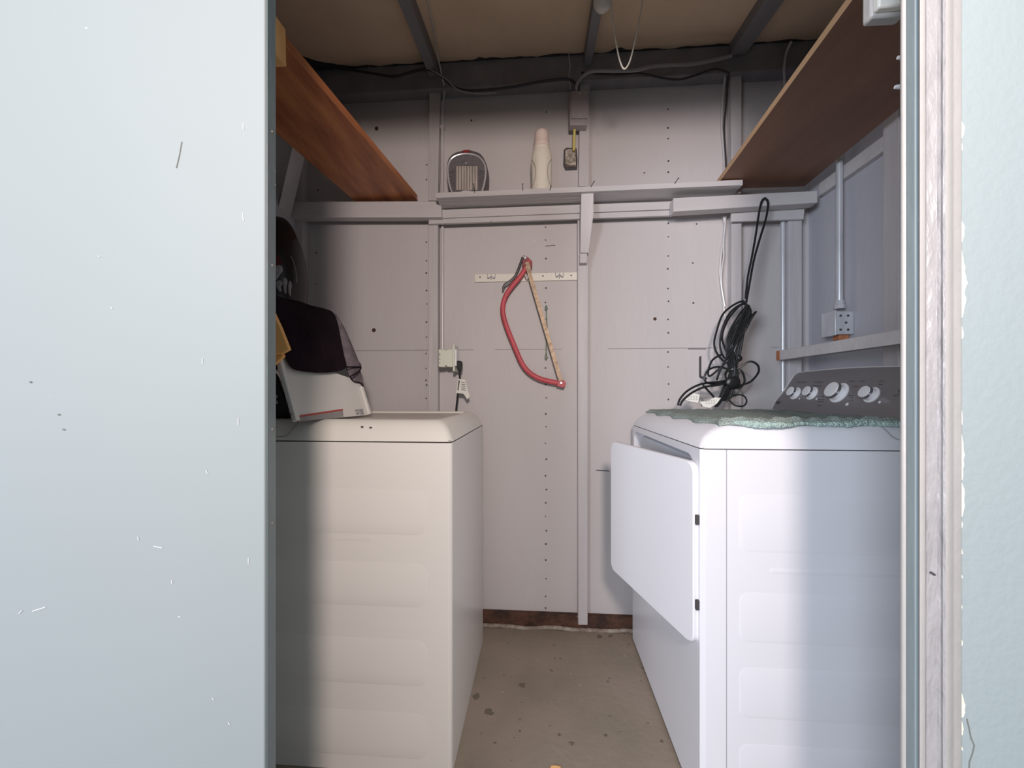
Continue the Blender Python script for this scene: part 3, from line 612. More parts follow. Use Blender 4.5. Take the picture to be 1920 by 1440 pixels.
bm = NB(); Rg = catmull([W(x, y, yb-0.001)+Vector((0,0,dz)) for x, y in rim], 4); prism(bm, Rg, (0, 0.004, 0)); obj('grille', bm, M['grille'], ht, smooth=False)
bm = NB()
for i in range(8):
    x = 855.5+i*5.1; slab(bm, rect(x, 302, x+3.9, 347), yb-0.006, 0.005)
bmesh.ops.translate(bm, verts=bm.verts, vec=(0,0,dz)); obj('heating_core', bm, M['ceramic'], ht, bevel=0.0006)
bm = NB()
for i in range(9): slab(bm, [(842, 312+i*4.4), (853, 310+i*4.4), (853, 311.2+i*4.4), (842, 313.2+i*4.4)], yb-0.003, 0.002)
for i in range(9): slab(bm, [(898, 310+i*4.4), (908, 312+i*4.4), (908, 313.2+i*4.4), (898, 311.2+i*4.4)], yb-0.003, 0.002)
bmesh.ops.translate(bm, verts=bm.verts, vec=(0,0,dz)); pieces('vent_slat', bm, M['heater'], ht, smooth=False)
bm = NB(); c = W(874, 275, yb-0.002)+Vector((0,0,dz)); lathe(bm, [(0.016, 0), (0.014, 0.004)], c, (0,-1,0), 20, sy=0.35); obj('power_light', bm, M['darkred'], ht, label='dark red top button')
bm = NB(); c = W(874, 297, yb-0.003)+Vector((0,0,dz)); lathe(bm, [(0.006, 0), (0.005, 0.003)], c, (0,-1,0), 16, sy=0.4); obj('badge', bm, M['silver'], ht)
bm = NB(); tube(bm, [W(860, 353, yb-0.004)+Vector((0,0,dz)), W(867, 350, yb-0.006)+Vector((0,0,dz)), W(875, 349, yb-0.006)+Vector((0,0,dz)), W(884, 350, yb-0.006)+Vector((0,0,dz)), W(891, 353, yb-0.004)+Vector((0,0,dz))], 0.003, 8, 4); obj('foot_trim', bm, M['silver'], ht)

# bottle
bxx = W(1015.5, 300, 1.60).x; bz = shelfz(bxx)
bo = thing('detergent_bottle', 'tall ivory plastic bottle with side grips and a rounded cap on the shelf', 'bottle', (bxx, 1.60, bz))
s = 1.6/735
def wr(hw): return hw*s*0.985
prof = [(wr(18.5), 0), (wr(19.8), 0.004), (wr(19.5), 0.03), (wr(19.8), 0.06), (wr(20.3), 0.10), (wr(20.2), 0.13), (wr(19.5), 0.155), (wr(17.5), 0.175), (wr(15.5), 0.190), (wr(15.2), 0.194)]
bm = NB(); lathe(bm, prof, (bxx, 1.605, bz+0.0005), (0,0,1), 40, sy=0.8)
for v in bm.verts:   # moulded side grips
    x = v.co.x-bxx; z = v.co.z-bz
    if 0.02 < z < 0.155 and abs(x) > wr(10): v.co.y += 0.004*math.sin(math.pi*(z-0.02)/0.135); v.co.x -= math.copysign(0.0015*math.sin(math.pi*(z-0.02)/0.135), x)
obj('bottle_body', bm, M['bottle'], bo)
bm = NB(); lathe(bm, [(wr(14.8), 0.194), (wr(15.2), 0.197), (wr(15), 0.21), (wr(14.6), 0.212), (wr(14), 0.235), (wr(13.4), 0.250), (wr(12), 0.259), (wr(9), 0.264), (wr(5), 0.266), (0.001, 0.2665)], (bxx, 1.605, bz), (0,0,1), 36); obj('cap', bm, M['bottlecap'], bo, label='pinkish rounded cap')
for sgn in (-1, 1):
    bm = NB(); pts = []
    for i in range(13):
        t = i/12; z = 0.025+0.115*t; off = wr(11.0)+wr(7.5)*(abs(2*t-1)**2.2)
        yy = 1.605-0.8*math.sqrt(max(0, wr(19.6)**2-off**2))
        pts.append((bxx+sgn*off, yy-0.0004, bz+z))
    tube(bm, pts, 0.0016, 6); obj('grip_ridge', bm, M['ridge'], bo)

# ============================================================ bow saw on its rail
rt = thing('hanging_rail', 'cream slotted tool rail screwed to the back wall left of the centre stud', 'tool rail', W(986, 527, 1.68))
bm = NB(); slab(bm, [(890, 514), (1082, 510), (1082, 525), (890, 529)], BW-0.008, 0.0075); obj('strip', bm, M['railw'], rt, bevel=0.0015)
bm = NB()
for x, y in ((900, 519.5), (1018, 517.5), (1071, 516.5)): lathe(bm, [(0.0034, 0), (0.002, 0.0012)], W(x, y, BW-0.008), (0,-1,0), 10)
pieces('screw', bm, M['ink'], rt)
for x in (921, 1049):
    bm = NB(); y = 519.5-(x-921)*0.02
    tube(bm, [W(x-7, y-6, BW-0.010), W(x-6, y+2, BW-0.016), W(x, y-2, BW-0.018), W(x+6, y+2, BW-0.016), W(x+8, y-5, BW-0.010)], 0.0018, 6, 4); tube(bm, [W(x, y-5, BW-0.010), W(x, y+3, BW-0.022)], 0.0018, 6); obj('hook', bm, M['galv'], rt)
bm = NB(); tube(bm, [W(985, 512, BW-0.010), W(985, 518, BW-0.03), W(989, 520, BW-0.045), W(992, 514, BW-0.05)], 0.0026, 8, 4); obj('hook', bm, M['white'], rt)

YS = BW-0.035
sw = thing('bow_saw', 'red bow saw with a rusty blade hanging from the cream rail', 'saw', W(1000, 728, YS))
fr = [(993, 488), (984, 505), (975, 519), (960, 537), (949, 553), (943, 572), (944, 592), (952, 618), (965, 650), (978, 680), (992, 698), (1012, 710), (1035, 716), (1057, 720)]
bm = NB(); tube(bm, [W(x, y, YS) for x, y in fr], 0.012, 12, 4, flat=(0.0105, 0.0080)); obj('frame', bm, M['red'], sw)
bm = NB(); slab(bm, [(1046, 712), (1058, 713), (1061, 720), (1058, 727), (1044, 724)], YS-0.010, 0.020); obj('end_clamp', bm, M['red'], sw, bevel=0.002)
bm = NB(); slab(bm, [(982, 478), (991, 483), (998, 490), (998, 500), (989, 505), (979, 497)], YS-0.006, 0.012); obj('tension_head', bm, M['darkred'], sw, bevel=0.002, label='dark tensioning head')
bm = NB(); tube(bm, [W(980, 482, YS-0.008), W(974, 498, YS-0.008), (W(966, 517, YS-0.008)), W(956, 527, YS-0.008), W(946, 534, YS-0.008), W(943, 543, YS-0.008)], 0.006, 8, 4, flat=(0.0045, 0.003)); obj('tension_lever', bm, M['black'], sw)
bm = NB(); L0, L1 = Vector((988, 498)), Vector((1051, 714)); 
bl = []
n = 60
for i in range(n+1):
    t = i/n; x = L0.x+(L1.x-L0.x)*t; y = L0.y+(L1.y-L0.y)*t; bl.append((x+3.6+(0.9 if i % 2 else 0), y-1))
bl2 = [(L0.x-3.0, L0.y+1), (L1.x-3.0, L1.y+1)]
slab(bm, bl+bl2[::-1], YS-0.0165, 0.0012); obj('blade', bm, M['blade'], sw, smooth=False)
bm = NB(); lathe(bm, [(0.0065, 0), (0.0065, 0.006), (0.004, 0.008)], W(984.5, 484, YS-0.006), (0,-1,0), 16); lathe(bm, [(0.005, 0), (0.005, 0.006)], W(1052, 718, YS-0.010), (0,-1,0), 14); pieces('pivot_bolt', bm, M['galv'], sw)
bm = NB(); slab(bm, [(984, 492), (991, 490), (996, 505), (990, 507)], YS-0.019, 0.003); obj('blade_clip', bm, M['blade'], sw, bevel=0.0008)
bm = NB(); tube(bm, [W(1025, 572, BW-0.010), W(1024.5, 590, BW-0.006), W(1026, 620, BW-0.006), W(1024, 650, BW-0.006), W(1025, 672, BW-0.008)], 0.0020, 6, 4); tube(bm, [W(1025, 572, BW-0.010), W(1022, 577, BW-0.010), W(1024, 582, BW-0.009), W(1027, 577, BW-0.010)], 0.0016, 6, 3); tube(bm, [W(1025, 664, BW-0.010), W(1022, 669, BW-0.010), W(1024, 675, BW-0.009), W(1027, 669, BW-0.010)], 0.0016, 6, 3)
tag(obj('wire_hook', bm, M['greenwire']), 'thin green wire hanging on the wall behind the saw blade', 'wire')

# ============================================================ WASHER
WX0, WX1, WY0, WY1 = -0.93, -0.228, 1.006, 1.575
ws = thing('washing_machine', 'warm white top-loading washer standing on the left with its side to the doorway', 'washing machine', ((WX0+WX1)/2, (WY0+WY1)/2, 0))
def rloop(x0, x1, y0, y1, r, z, k=6): return [Vector((x, y, z)) for x, y in rr2(x0, y0, x1, y1, r, k)]
def pads(bm, px_rects, Y, sx, r_, dep=0.0008):
    for (x0, y0, x1, y1, rad) in px_rects:
        a = W(x0, y0, Y); b = W(x1, y1, Y); xa, xb = sorted((a.x, b.x)); za, zb_ = sorted((a.z, b.z)); R = min(rad, (zb_-za)/2*0.98)
        e = 0.005
        l0 = [Vector((x, Y, z)) for x, z in rr2(xa, za, xb, zb_, R)]
        l1 = [Vector((x, Y-dep, z)) for x, z in rr2(xa+e, za+e, xb-e, zb_-e, max(R-e, 0.0005))]
        loft(bm, [[p+Vector((0, 0.002, 0)) for p in l0], l0, l1])
bm = NB(); loft(bm, [rloop(WX0, WX1, WY0, WY1, 0.012, 0.001), rloop(WX0, WX1, WY0, WY1, 0.012, 0.868)])
x_far = 340
pads(bm, [(x_far, 911, 802, 1004, 0.03), (x_far, 1043, 802, 1140, 0.03), (x_far, 1180, 802, 1288, 0.03), (x_far, 1312, 802, 1425, 0.03), (590, 1007.5, 700, 1010, 0.001)], WY0, 1, 0.03)
obj('cabinet', bm, M['enamel_w'], ws)
bm = NB(); loft(bm, [rloop(WX0+0.003, WX1-0.003, WY0+0.003, WY1-0.003, 0.012, 0.867), rloop(WX0+0.003, WX1-0.003, WY0+0.003, WY1-0.003, 0.012, 0.874)]); obj('top_seam', bm, M['gap'], ws)
bm = NB()
def ring(i, z, r=0.02): return rloop(WX0+min(i, 0.02), WX1-i, WY0+i, WY1-i, r, z)
LX = -0.74
def lidring(i, z, r=0.03): return rloop(LX-i, WX1-0.052+i, WY0+0.058-i, WY1-0.050+i, r, z, 6)
loft(bm, [ring(0, 0.8715), ring(0.002, 0.876), ring(0.010, 0.893), ring(0.020, 0.909), ring(0.033, 0.921), ring(0.043, 0.9255), lidring(0.004, 0.9265), lidring(0, 0.9245), lidring(-0.004, 0.913)])
obj('top_cover', bm, M['enamel_c'], ws)
bm = NB(); loft(bm, [lidring(-0.006, 0.910), lidring(-0.006, 0.9165), lidring(-0.02, 0.9195), lidring(-0.06, 0.920)]); obj('lid', bm, M['lid'], ws)
bm = NB(); yb_ = WY0+0.01
prism(bm, [(-0.775, yb_, 0.9255), (-0.93, yb_, 0.9255), (-0.93, yb_, 1.075), (-0.885, yb_, 1.075), (-0.80, yb_, 0.955)], (0, WY1-WY0-0.02, 0)); obj('control_console', bm, M['enamel_c'], ws, bevel=0.008, seg=3)
bm = NB()
for x, y in ((679, 800), (687, 799.5), (695, 801.5)):
    if x != 687: p = W(x, y, 1.018); tube(bm, [p+Vector((-0.003, -0.0005, 0)), p+Vector((0.003, -0.0005, 0.0005))], 0.0016, 6)
pieces('chip_mark', bm, M['ink'], ws)
bm = NB(); tube(bm, [W(515, 818.5, 1.007), W(532, 818, 1.007), W(541, 814, 1.010), W(552, 800, 1.022), W(562, 790, 1.040)], 0.0008, 6, 5); obj('console_seam', bm, M['gapl'], ws)

# ---------------------------------------------- leaning metal panel with blanket, bag, boards
ZT = 0.9265
p1 = G(549, 791, ZT); p2 = G(693, 778, ZT); p1.z = p2.z = ZT+0.0005
base = (p2-p1).normalized()
upd = (W(672, 700, p2.y+0.02)-p2).normalized()
upd = (upd-base*upd.dot(base)*0.6).normalized()
nrm = base.cross(upd).normalized()
if nrm.y > 0 and nrm.x < 0: nrm = -nrm
if nrm.dot(Vector((0,0,1))-p1) < 0 and False: nrm = -nrm
if nrm.dot(Vector((0, 0, 1.0))-p1) < 0: nrm = -nrm
mp = thing('metal_panel', 'white sheet metal panel with a red-striped warning label leaning on the washer lid', 'metal panel', (p1+p2)/2)
wid = (p2-p1).length; HT = 0.19
bm = NB()
prism(bm, [p1, p2, p2+upd*(HT*0.56), p2-base*0.035+upd*(HT*0.66), p1+upd*HT], -nrm*0.0015)
obj('sheet', bm, M['panel'], mp, smooth=False)
bm = NB(); prism(bm, [p1-base*0.001, p1+base*0.012, p1+base*0.012+upd*HT, p1-base*0.001+upd*HT], nrm*0.012); obj('left_flange', bm, M['panel'], mp, bevel=0.002)
bm = NB(); prism(bm, [p2, p2-base*0.012, p2-base*0.012+upd*HT*0.52, p2+upd*HT*0.50], nrm*0.010); obj('right_flange', bm, M['panel'], mp, bevel=0.002)
def onp(px, py, off=0.0012): return PL(px, py, p1+nrm*off, nrm)
def ppoly(bm, pts, off, th_=0.0006, mi=0): prism(bm, [onp(x, y, off) for x, y in pts], -nrm*th_, mi)
bm = NB(); ppoly(bm, [(562, 779.5), (643, 767.5), (644, 781), (564, 790)], 0.0012); warn_label = obj('warning_label', bm, M['labelgrey'], mp, smooth=False, label='grey warning label with a red band')
bm = NB(); ppoly(bm, [(562, 778.5), (643, 766.5), (643, 769.5), (563, 782)], 0.0018); obj('red_band', bm, M['labelred'], warn_label, smooth=False)
bm = NB()
for (x0, x1_) in ((565, 585), (589, 617), (621, 642)):
    for i in range(3):
        y0 = 784.5+i*2.2-(x0-565)*0.15; y1_ = y0-(x1_-x0)*0.15
        ppoly(bm, [(x0, y0), (x1_, y1_), (x1_, y1_+1.0), (x0, y0+1.0)], 0.0019, 0.0004)
obj('label_text', bm, M['gapl'], warn_label, smooth=False)
bm = NB()
for (a0, b0, a1, b1) in ((666, 768, 673, 771), (674, 767, 681, 772), (668, 773, 674, 777), (676, 773, 682, 777)): ppoly(bm, [(a0, b0), (a1, b0-0.5), (a1, b1), (a0, b1)], 0.0012)
obj('rating_label', bm, M['gapl'], mp, smooth=False)
bm = NB()
for x, y in ((538.5, 756), (545, 776.5)): lathe(bm, [(0.0032, 0), (0.0032, 0.0006)], onp(x, y, 0.0122), nrm, 12)
ppoly(bm, [(556, 782), (558, 781), (561, 789), (558.5, 790.5)], 0.003)
pieces('screw_hole', bm, M['ink'], mp)

# blanket over the panel
bk = thing('blanket', 'dark brown fleece blanket with a grey underside draped over the white metal panel', 'blanket', onp(600, 700, 0.01))
def offp(px, py, off): return onp(px, py, off)
fo = [(500, 548), (530, 558), (558, 564), (585, 573), (607, 578), (625, 586), (633, 605), (638, 630), (644, 662), (649, 688), (630, 697), (600, 699), (572, 697), (548, 691), (536, 672), (524, 640), (510, 600), (498, 575)]
bm = NB(); puffy(bm, [offp(x, y, 0.012) for x, y in fo], nrm, 0.020, k=4, levels=7, wob=0.0012, back=0.35); obj('fleece_drape', bm, M['fleece'], bk)
go = [(628, 588), (640, 605), (652, 632), (664, 660), (672, 680), (678, 688), (675, 697), (679, 715), (682, 722), (672, 716), (660, 712), (655, 704), (650, 690), (644, 660), (636, 625)]
bm = NB(); puffy(bm, [offp(x, y, -0.012) for x, y in go], nrm, 0.012, k=3, levels=5, wob=0.001, back=1.0); obj('grey_underside', bm, M['lining'], bk, label='grey marl underside')
bm = NB(); tube(bm, [offp(x, y, 0.006) for x, y in ((650, 688), (661, 688), (673, 688), (677, 690), (672, 697), (662, 703), (657, 707), (664, 715), (676, 718), (681, 724), (684, 735), (690, 756))], 0.0022, 7, 5)
obj('piping', bm, M['fleece'], bk, label='dark piping along the grey edge')

# black bag behind, in the left corner on the washer
YB = 1.40
bg_ = thing('black_bag', 'bulky shiny black bag with a pale and red print, mostly hidden by the door edge', 'bag', W(500, 780, YB))
bo_ = [(480, 405), (515, 405), (535, 411), (550, 430), (562, 460), (569, 500), (571, 540), (569, 580), (562, 640), (558, 675), (550, 692), (500, 692), (446, 692), (432, 600), (440, 460)]
bm = NB(); puffy(bm, [W(x, y, YB) for x, y in bo_], (0, -1, 0), 0.10, k=4, levels=8, wob=0.001, back=0.8)
for v in bm.verts: v.co.x = max(v.co.x, LW+0.065)
obj('bag_body', bm, M['blackbag'], bg_)
bm = NB(); tube(bm, [W(545, 480, YB-0.052), W(551, 495, YB-0.050), W(555, 512, YB-0.050), W(556, 530, YB-0.050)], 0.0025, 8, 4); obj('bag_highlight', bm, M['console'], bg_)  # paler tube laid on the black vinyl as its curved highlight
def blob(bm, pts, Y, th_=0.004): puffy(bm, [W(x, y, Y) for x, y in pts], (0, -1, 0), th_, k=3, levels=3, back=0.5)
bm = NB(); YQ = YB-0.104
blob(bm, [(516, 500), (524, 497), (529, 500), (530, 508), (525, 515), (521, 522), (516, 524)], YQ)
blob(bm, [(518, 528), (526, 526), (530, 532), (526, 538), (528, 545), (524, 547), (519, 540)], YQ)
blob(bm, [(530, 524), (536, 521), (539, 527), (537, 538), (537, 550), (533, 549), (531, 540)], YQ)
blob(bm, [(541, 530), (544, 526), (547, 533), (546, 543), (545, 556), (541, 550), (540, 540)], YQ+0.006)
blob(bm, [(513, 738), (521, 743), (518, 748), (522, 756), (513, 757)], 1.063, 0.002)
pieces('pale_print', bm, M['print'], bg_, label='pale scattered print')
bm = NB(); puffy(bm, [W(x, y, 1.075) for x, y in ((503, 700), (520, 702), (528, 722), (538, 748), (549, 776), (549, 784.5), (503, 785))], (0, -1, 0), 0.010, k=3, levels=5, back=1.5); obj('bag_flap', bm, M['blackbag'], bg_)
bm = NB(); blob(bm, [(515, 480), (526, 484), (529, 494), (520, 498), (514, 498)], YQ); obj('red_print', bm, M['printred'], bg_, label='deep red patch')
# boards by the door edge
bm = NB(); slab(bm, [(505, 570), (514.5, 592), (524, 612), (541, 655), (529, 662), (505, 665)], 0.92, 0.012); tag(obj('wood_offcut', bm, M['cardboard'], bevel=0.001), 'upper pale orange board end poking past the door edge in front of the blanket', 'board')
bm = NB(); slab(bm, [(500, 600), (516, 632), (530, 668), (522, 676), (505, 690)], 0.935, 0.012); tag(obj('wood_offcut', bm, M['cardboard'], bevel=0.001), 'lower pale orange board end poking past the door edge above the panel corner', 'board')

# ============================================================ DRYER
DX0, DX1, DY0, DY1 = 0.373, 1.07, 0.935, 1.614
dr = thing('clothes_dryer', 'cool white front-loading dryer on the right with its door ajar', 'dryer', ((DX0+DX1)/2, (DY0+DY1)/2, 0))
XS = W(1362, 900, DY0).x
bm = NB(); box(bm, (XS+0.0015, DY0, 0.012), (DX1, DY1, 0.868))
pads(bm, [(1385, 926, 1790, 1046, 0.022), (1443, 1065, 1790, 1087, 0.02), (1385, 1110, 1790, 1221, 0.022), (1385, 1250, 1790, 1368, 0.022), (1385, 1393, 1790, 1500, 0.022)], DY0, 1, 0.03)
obj('cabinet', bm, M['enamel_d'], dr, bevel=0.0)
bm = NB(); box(bm, (XS-0.001, DY0+0.002, 0.012), (XS+0.003, DY1-0.002, 0.867)); obj('side_seam', bm, M['gapl'], dr)
# front panel with rounded opening
oy0, oy1, oz0, oz1 = DY0+0.045, DY1-0.03, 0.43, 0.848
bm = NB(); inner = rr2(oy0, oz0, oy1, oz1, 0.04, 6)
zb0, zb1 = 0.012, 0.868
def P3(x, y, z): return bm.verts.new((x, y, z))
outc = [(DY1-0.006, zb1), (DY0+0.010, zb1), (DY0+0.010, zb0), (DY1-0.006, zb0)]
iv = [P3(DX0, y, z) for y, z in inner]; ov = [P3(DX0, y, z) for y, z in outc]; k1 = 7
for c in range(4):
    for j in range(k1-1): bm.faces.new((iv[c*k1+j], iv[c*k1+j+1], ov[c]))
    a_ = iv[c*k1+k1-1]; b_ = iv[((c+1) % 4)*k1]; bm.faces.new((a_, b_, ov[(c+1) % 4], ov[c]))
outer2 = [(DY1, zb1), (DY0, zb1), (DY0, zb0), (DY1, zb0)]
o2 = [P3(DX0+0.010, y, z) for y, z in outer2]; o3 = [P3(XS-0.0005, y, z) for y, z in outer2]
i2 = [P3(DX0+0.035, y, z) for y, z in rr2(oy0+0.004, oz0+0.004, oy1-0.004, oz1-0.004, 0.036, 6)]
for c in range(4):
    bm.faces.new((ov[c], ov[(c+1) % 4], o2[(c+1) % 4], o2[c])); bm.faces.new((o2[c], o2[(c+1) % 4], o3[(c+1) % 4], o3[c]))
n_ = len(iv)
for j in range(n_): bm.faces.new((iv[j], i2[j], i2[(j+1) % n_], iv[(j+1) % n_]))
bm.faces.new(i2)
obj('front_panel', bm, M['enamel_d'], dr)
bm = NB(); loft(bm, [[Vector((DX0+0.034, y, z)) for y, z in rr2(oy0+0.012, oz0+0.012, oy1-0.012, oz1-0.012, 0.035, 6)], [Vector((DX0+0.022, y, z)) for y, z in rr2(oy0+0.016, oz0+0.016, oy1-0.016, oz1-0.016, 0.033, 6)], [Vector((DX0+0.022, y, z)) for y, z in rr2(oy0+0.03, oz0+0.03, oy1-0.03, oz1-0.03, 0.03, 6)]], cap0=False)
obj('door_recess', bm, M['recess'], dr, label='pale bluish recess behind the door')
# steel top
bm = NB(); loft(bm, [rloop(DX0+0.003, DX1-0.003, DY0+0.003, DY1-0.003, 0.012, 0.867), rloop(DX0+0.003, DX1-0.003, DY0+0.003, DY1-0.003, 0.012, 0.873)]); obj('top_seam', bm, M['gap'], dr)
bm = NB()
def dring(i, z, r=0.02, f_=1.0): return rloop(DX0+i*f_, DX1-min(i, 0.01), DY0+i, DY1-min(i, 0.02), r, z)
loft(bm, [dring(0, 0.8705, f_=1.0), dring(0.002, 0.876), dring(0.008, 0.893, f_=1.3), dring(0.016, 0.909, f_=1.8), dring(0.024, 0.920, f_=2.0), dring(0.034, 0.9255, f_=2.0)])
obj('top_cover', bm, M['enamel_d'], dr)
bm = NB(); tube(bm, [W(1650, 797, 0.958), W(1660, 806, 0.947), W(1672, 818, 0.938), W(1684, 824, 0.934), W(1700, 825, 0.934)], 0.0008, 6, 5); obj('console_seam', bm, M['gapl'], dr)
# door ajar
n0 = V(1300, 1000, DX0-0.012); n0y = n0.y
zt0 = W(1300, 868, n0y).z; zb0_ = W(1300, 1213, n0y).z
hN = zt0-zb0_
# far edge: same height appears 240 px tall
best = None
for i in range(400):
    Y = 1.0+i*0.0015; a_ = W(1145, 826, Y).z-W(1145, 1065, Y).z
    if best is None or abs(a_-hN) < best[0]: best = (abs(a_-hN), Y)
Yf = best[1]; far = W(1145, 900, Yf)
u = Vector((far.x-n0.x, Yf-n0y, 0)); dw = u.length; u.normalize(); nn = Vector((-u.y, u.x, 0))
if nn.x > 0: nn = -nn
zt1 = W(1145, 826, Yf).z
zt_m = (zt0+zt1)/2; zb_m = zt_m-hN
ddr = bpy.data.objects.new
o0 = Vector((n0.x, n0y, 0))
bm = NB()
def dl(ins, off, r): return [o0+u*a_+Vector((0, 0, b_))+nn*off for a_, b_ in rr2(ins, zb_m+ins, dw-ins, zt_m-ins, r, 7)]
loft(bm, [dl(0.004, -0.018, 0.022), dl(0.0, -0.014, 0.026), dl(0, -0.003, 0.026), dl(0.0025, 0, 0.024)])
dd = obj('door', bm, M['enamel_d'], dr)
bm = NB(); loft(bm, [dl(0.07, -0.030, 0.03), dl(0.05, -0.018, 0.03)]); obj('inner_liner', bm, M['recess'], dd)
for z in (0.49, 0.69):
    bm = NB(); hx0 = n0.x+0.002; box(bm, (hx0+0.002, n0y-0.006, z), (DX0+0.001, n0y+0.004, z+0.022)); obj('hinge', bm, M['gap'], dr, bevel=0.001)
for x in (DX0+0.06, DX1-0.06):
    for y in (DY0+0.06, DY1-0.06):
        bm = NB(); lathe(bm, [(0.022, 0), (0.022, 0.006), (0.012, 0.008), (0.012, 0.014)], (x, y, 0), (0,0,1), 16); obj('levelling_foot', bm, M['black'], dr)
# console
cb = Vector((0.905, 1.3, 0.9256)); ct = Vector((0.975, 1.3, 1.072)); cu = (ct-cb).normalized(); cn = Vector((-cu.z, 0, cu.x))
def onc(px, py, off=0.0): return PL(px, py, cb+cn*off, cn)
ol = [(1441, 766), (1452, 754), (1466, 738), (1477, 722), (1486, 708), (1494, 701), (1504, 698), (1540, 694), (1590, 690), (1640, 688), (1688, 687)]
Pc = catmull([onc(x, y) for x, y in ol], 4)
ye = DY0+0.012
last = Pc[-1]; Pc2 = [p for p in Pc if p.y > ye]
Pc2.append(Vector((last.x, ye+0.03, last.z))); 
Pc2.append(cb+Vector((0, ye-1.3, 0)))
Pc2[0].y = min(Pc2[0].y, DY1-0.004)
for p in Pc2: p.y = min(p.y, DY1-0.004)
bm = NB(); dep = Vector((0.085, 0, 0)); prism(bm, Pc2, dep); cs_ = obj('control_console', bm, M['console'], dr, label='taupe metallic control console')
bm = NB(); edge_ = [p+cn*0.0006 for p in Pc2[:-1]]; tube(bm, edge_, 0.0020, 7); obj('console_rim', bm, M['silver'], cs_)
def knob(px, py, r, name, height=0.024):
    p = onc(px, py); ax = cn
    bm = NB(); lathe(bm, [(r*1.30, 0), (r*1.30, 0.003), (r*1.18, 0.0045), (r*1.12, 0.0045), (r*1.1, 0.003)], p, ax, 28); k0 = obj(name, bm, M['white'], dr)
    bm = NB(); lathe(bm, [(r*1.0, 0.003), (r*0.96, height*0.62)], p, ax, 28); obj('knob_skirt', bm, M['white'], k0)
    bm = NB(); lathe(bm, [(r*1.03, height*0.60), (r*1.05, height*0.66), (r*1.0, height*0.88)], p, ax, 28); obj('knob_ring', bm, M['chrome'], k0)
    bm = NB(); lathe(bm, [(r*0.96, height*0.86), (r*0.92, height), (r*0.7, height*1.02)], p, ax, 28); obj('knob_cap', bm, M['white'], k0)
knob(1492, 738, 0.0185, 'knob'); knob(1523, 738, 0.0185, 'knob'); knob(1574, 737, 0.0260, 'knob', 0.030); knob(1635, 741, 0.0185, 'knob', 0.026)
bm = NB()
for (x, y, r) in ((1499, 747.5, 0.0032), (1531, 748, 0.0034), (1588, 758, 0.0055), (1649, 754, 0.0042)): lathe(bm, [(r, 0), (r*.8, 0.001)], onc(x, y), cn, 12)
pieces('indicator_dot', bm, M['white'], cs_)
bm = NB(); 
for (x0, y, x1_) in ((1495, 716, 1512), (1527, 716, 1543), (1592, 714, 1603), (1610, 714, 1622), (1648, 714, 1658), (1524, 723, 1540), (1534, 743, 1545), (1534, 747.5, 1545), (1534, 752, 1545), (1532, 760, 1541), (1591, 741, 1600), (1591, 745, 1600), (1592, 749.5, 1601), (1648, 720, 1655), (1600, 724, 1610)):
    prism(bm, [onc(x0, y, 0.0004), onc(x1_, y, 0.0004), onc(x1_, y+1.1, 0.0004), onc(x0, y+1.1, 0.0004)], cn*0.0003)
obj('console_print', bm, M['ink'], cs_, smooth=False)
bm = NB(); lathe(bm, [(0.0075, 0), (0.0065, 0.002)], onc(1459, 755), cn, 24, sy=1.8); obj('oval_badge', bm, M['ink'], cs_, label='dark oval badge')
bm = NB(); lathe(bm, [(0.0095, 0), (0.0085, 0.004)], onc(1681, 737), cn, 22); obj('start_button', bm, M['console'], cs_)

# towel on top
tw = thing('bath_towel', 'pale green terry towel spread over the top of the dryer', 'towel', (0.66, 1.27, 0.926))
bm = NB(); nx, ny = 46, 54
xA, xB_, yA, yB_ = DX0+0.050, 0.895, DY0+0.020, 1.585
top = []; bot = []
for j in range(ny+1):
    rt_ = []; rb = []
    for i in range(nx+1):
        u_, v_ = i/nx, j/ny
        x = xA+(xB_-xA)*u_+0.007*math.sin(v_*23)*(1-u_)**3; y = yA+(yB_-yA)*v_+0.006*math.sin(u_*19+1)*(1-v_)**3-0.006*math.sin(u_*7)*(1-v_)**2
        h = 0.0085+0.0016*math.sin(x*61+y*23)*math.sin(y*47)+0.0010*math.sin(x*140+y*90)
        if v_ < 0.05: h += 0.006+0.0018*math.sin(u_*70)+random.uniform(0, 0.0015)
        e = min(u_, 1-u_, v_, 1-v_)
        if e == 0: h *= 0.5
        zb__ = 0.9262
        dd_ = (DY0+0.034)-y
        if dd_ > 0: zb__ = 0.9262-dd_*0.25
        ddx = (DX0+0.068)-x
        if ddx > 0: zb__ -= ddx*0.25
        rt_.append(bm.verts.new((x, y, zb__+h))); rb.append(bm.verts.new((x, y, zb__+0.0004)))
    top.append(rt_); bot.append(rb)
for j in range(ny):
    for i in range(nx):
        f1 = bm.faces.new((top[j][i], top[j][i+1], top[j+1][i+1], top[j+1][i])); f2 = bm.faces.new((bot[j][i], bot[j+1][i], bot[j+1][i+1], bot[j][i+1]))
for j in range(ny):
    bm.faces.new((top[j][0], top[j+1][0], bot[j+1][0], bot[j][0])); bm.faces.new((top[j][nx], bot[j][nx], bot[j+1][nx], top[j+1][nx]))
for i in range(nx):
    bm.faces.new((top[0][i], bot[0][i], bot[0][i+1], top[0][i+1])); bm.faces.new((top[ny][i], top[ny][i+1], bot[ny][i+1], bot[ny][i]))
obj('terry_cloth', bm, M['towel_g'], tw)
bm = NB(); pts = []; rad = []
N_ = 150
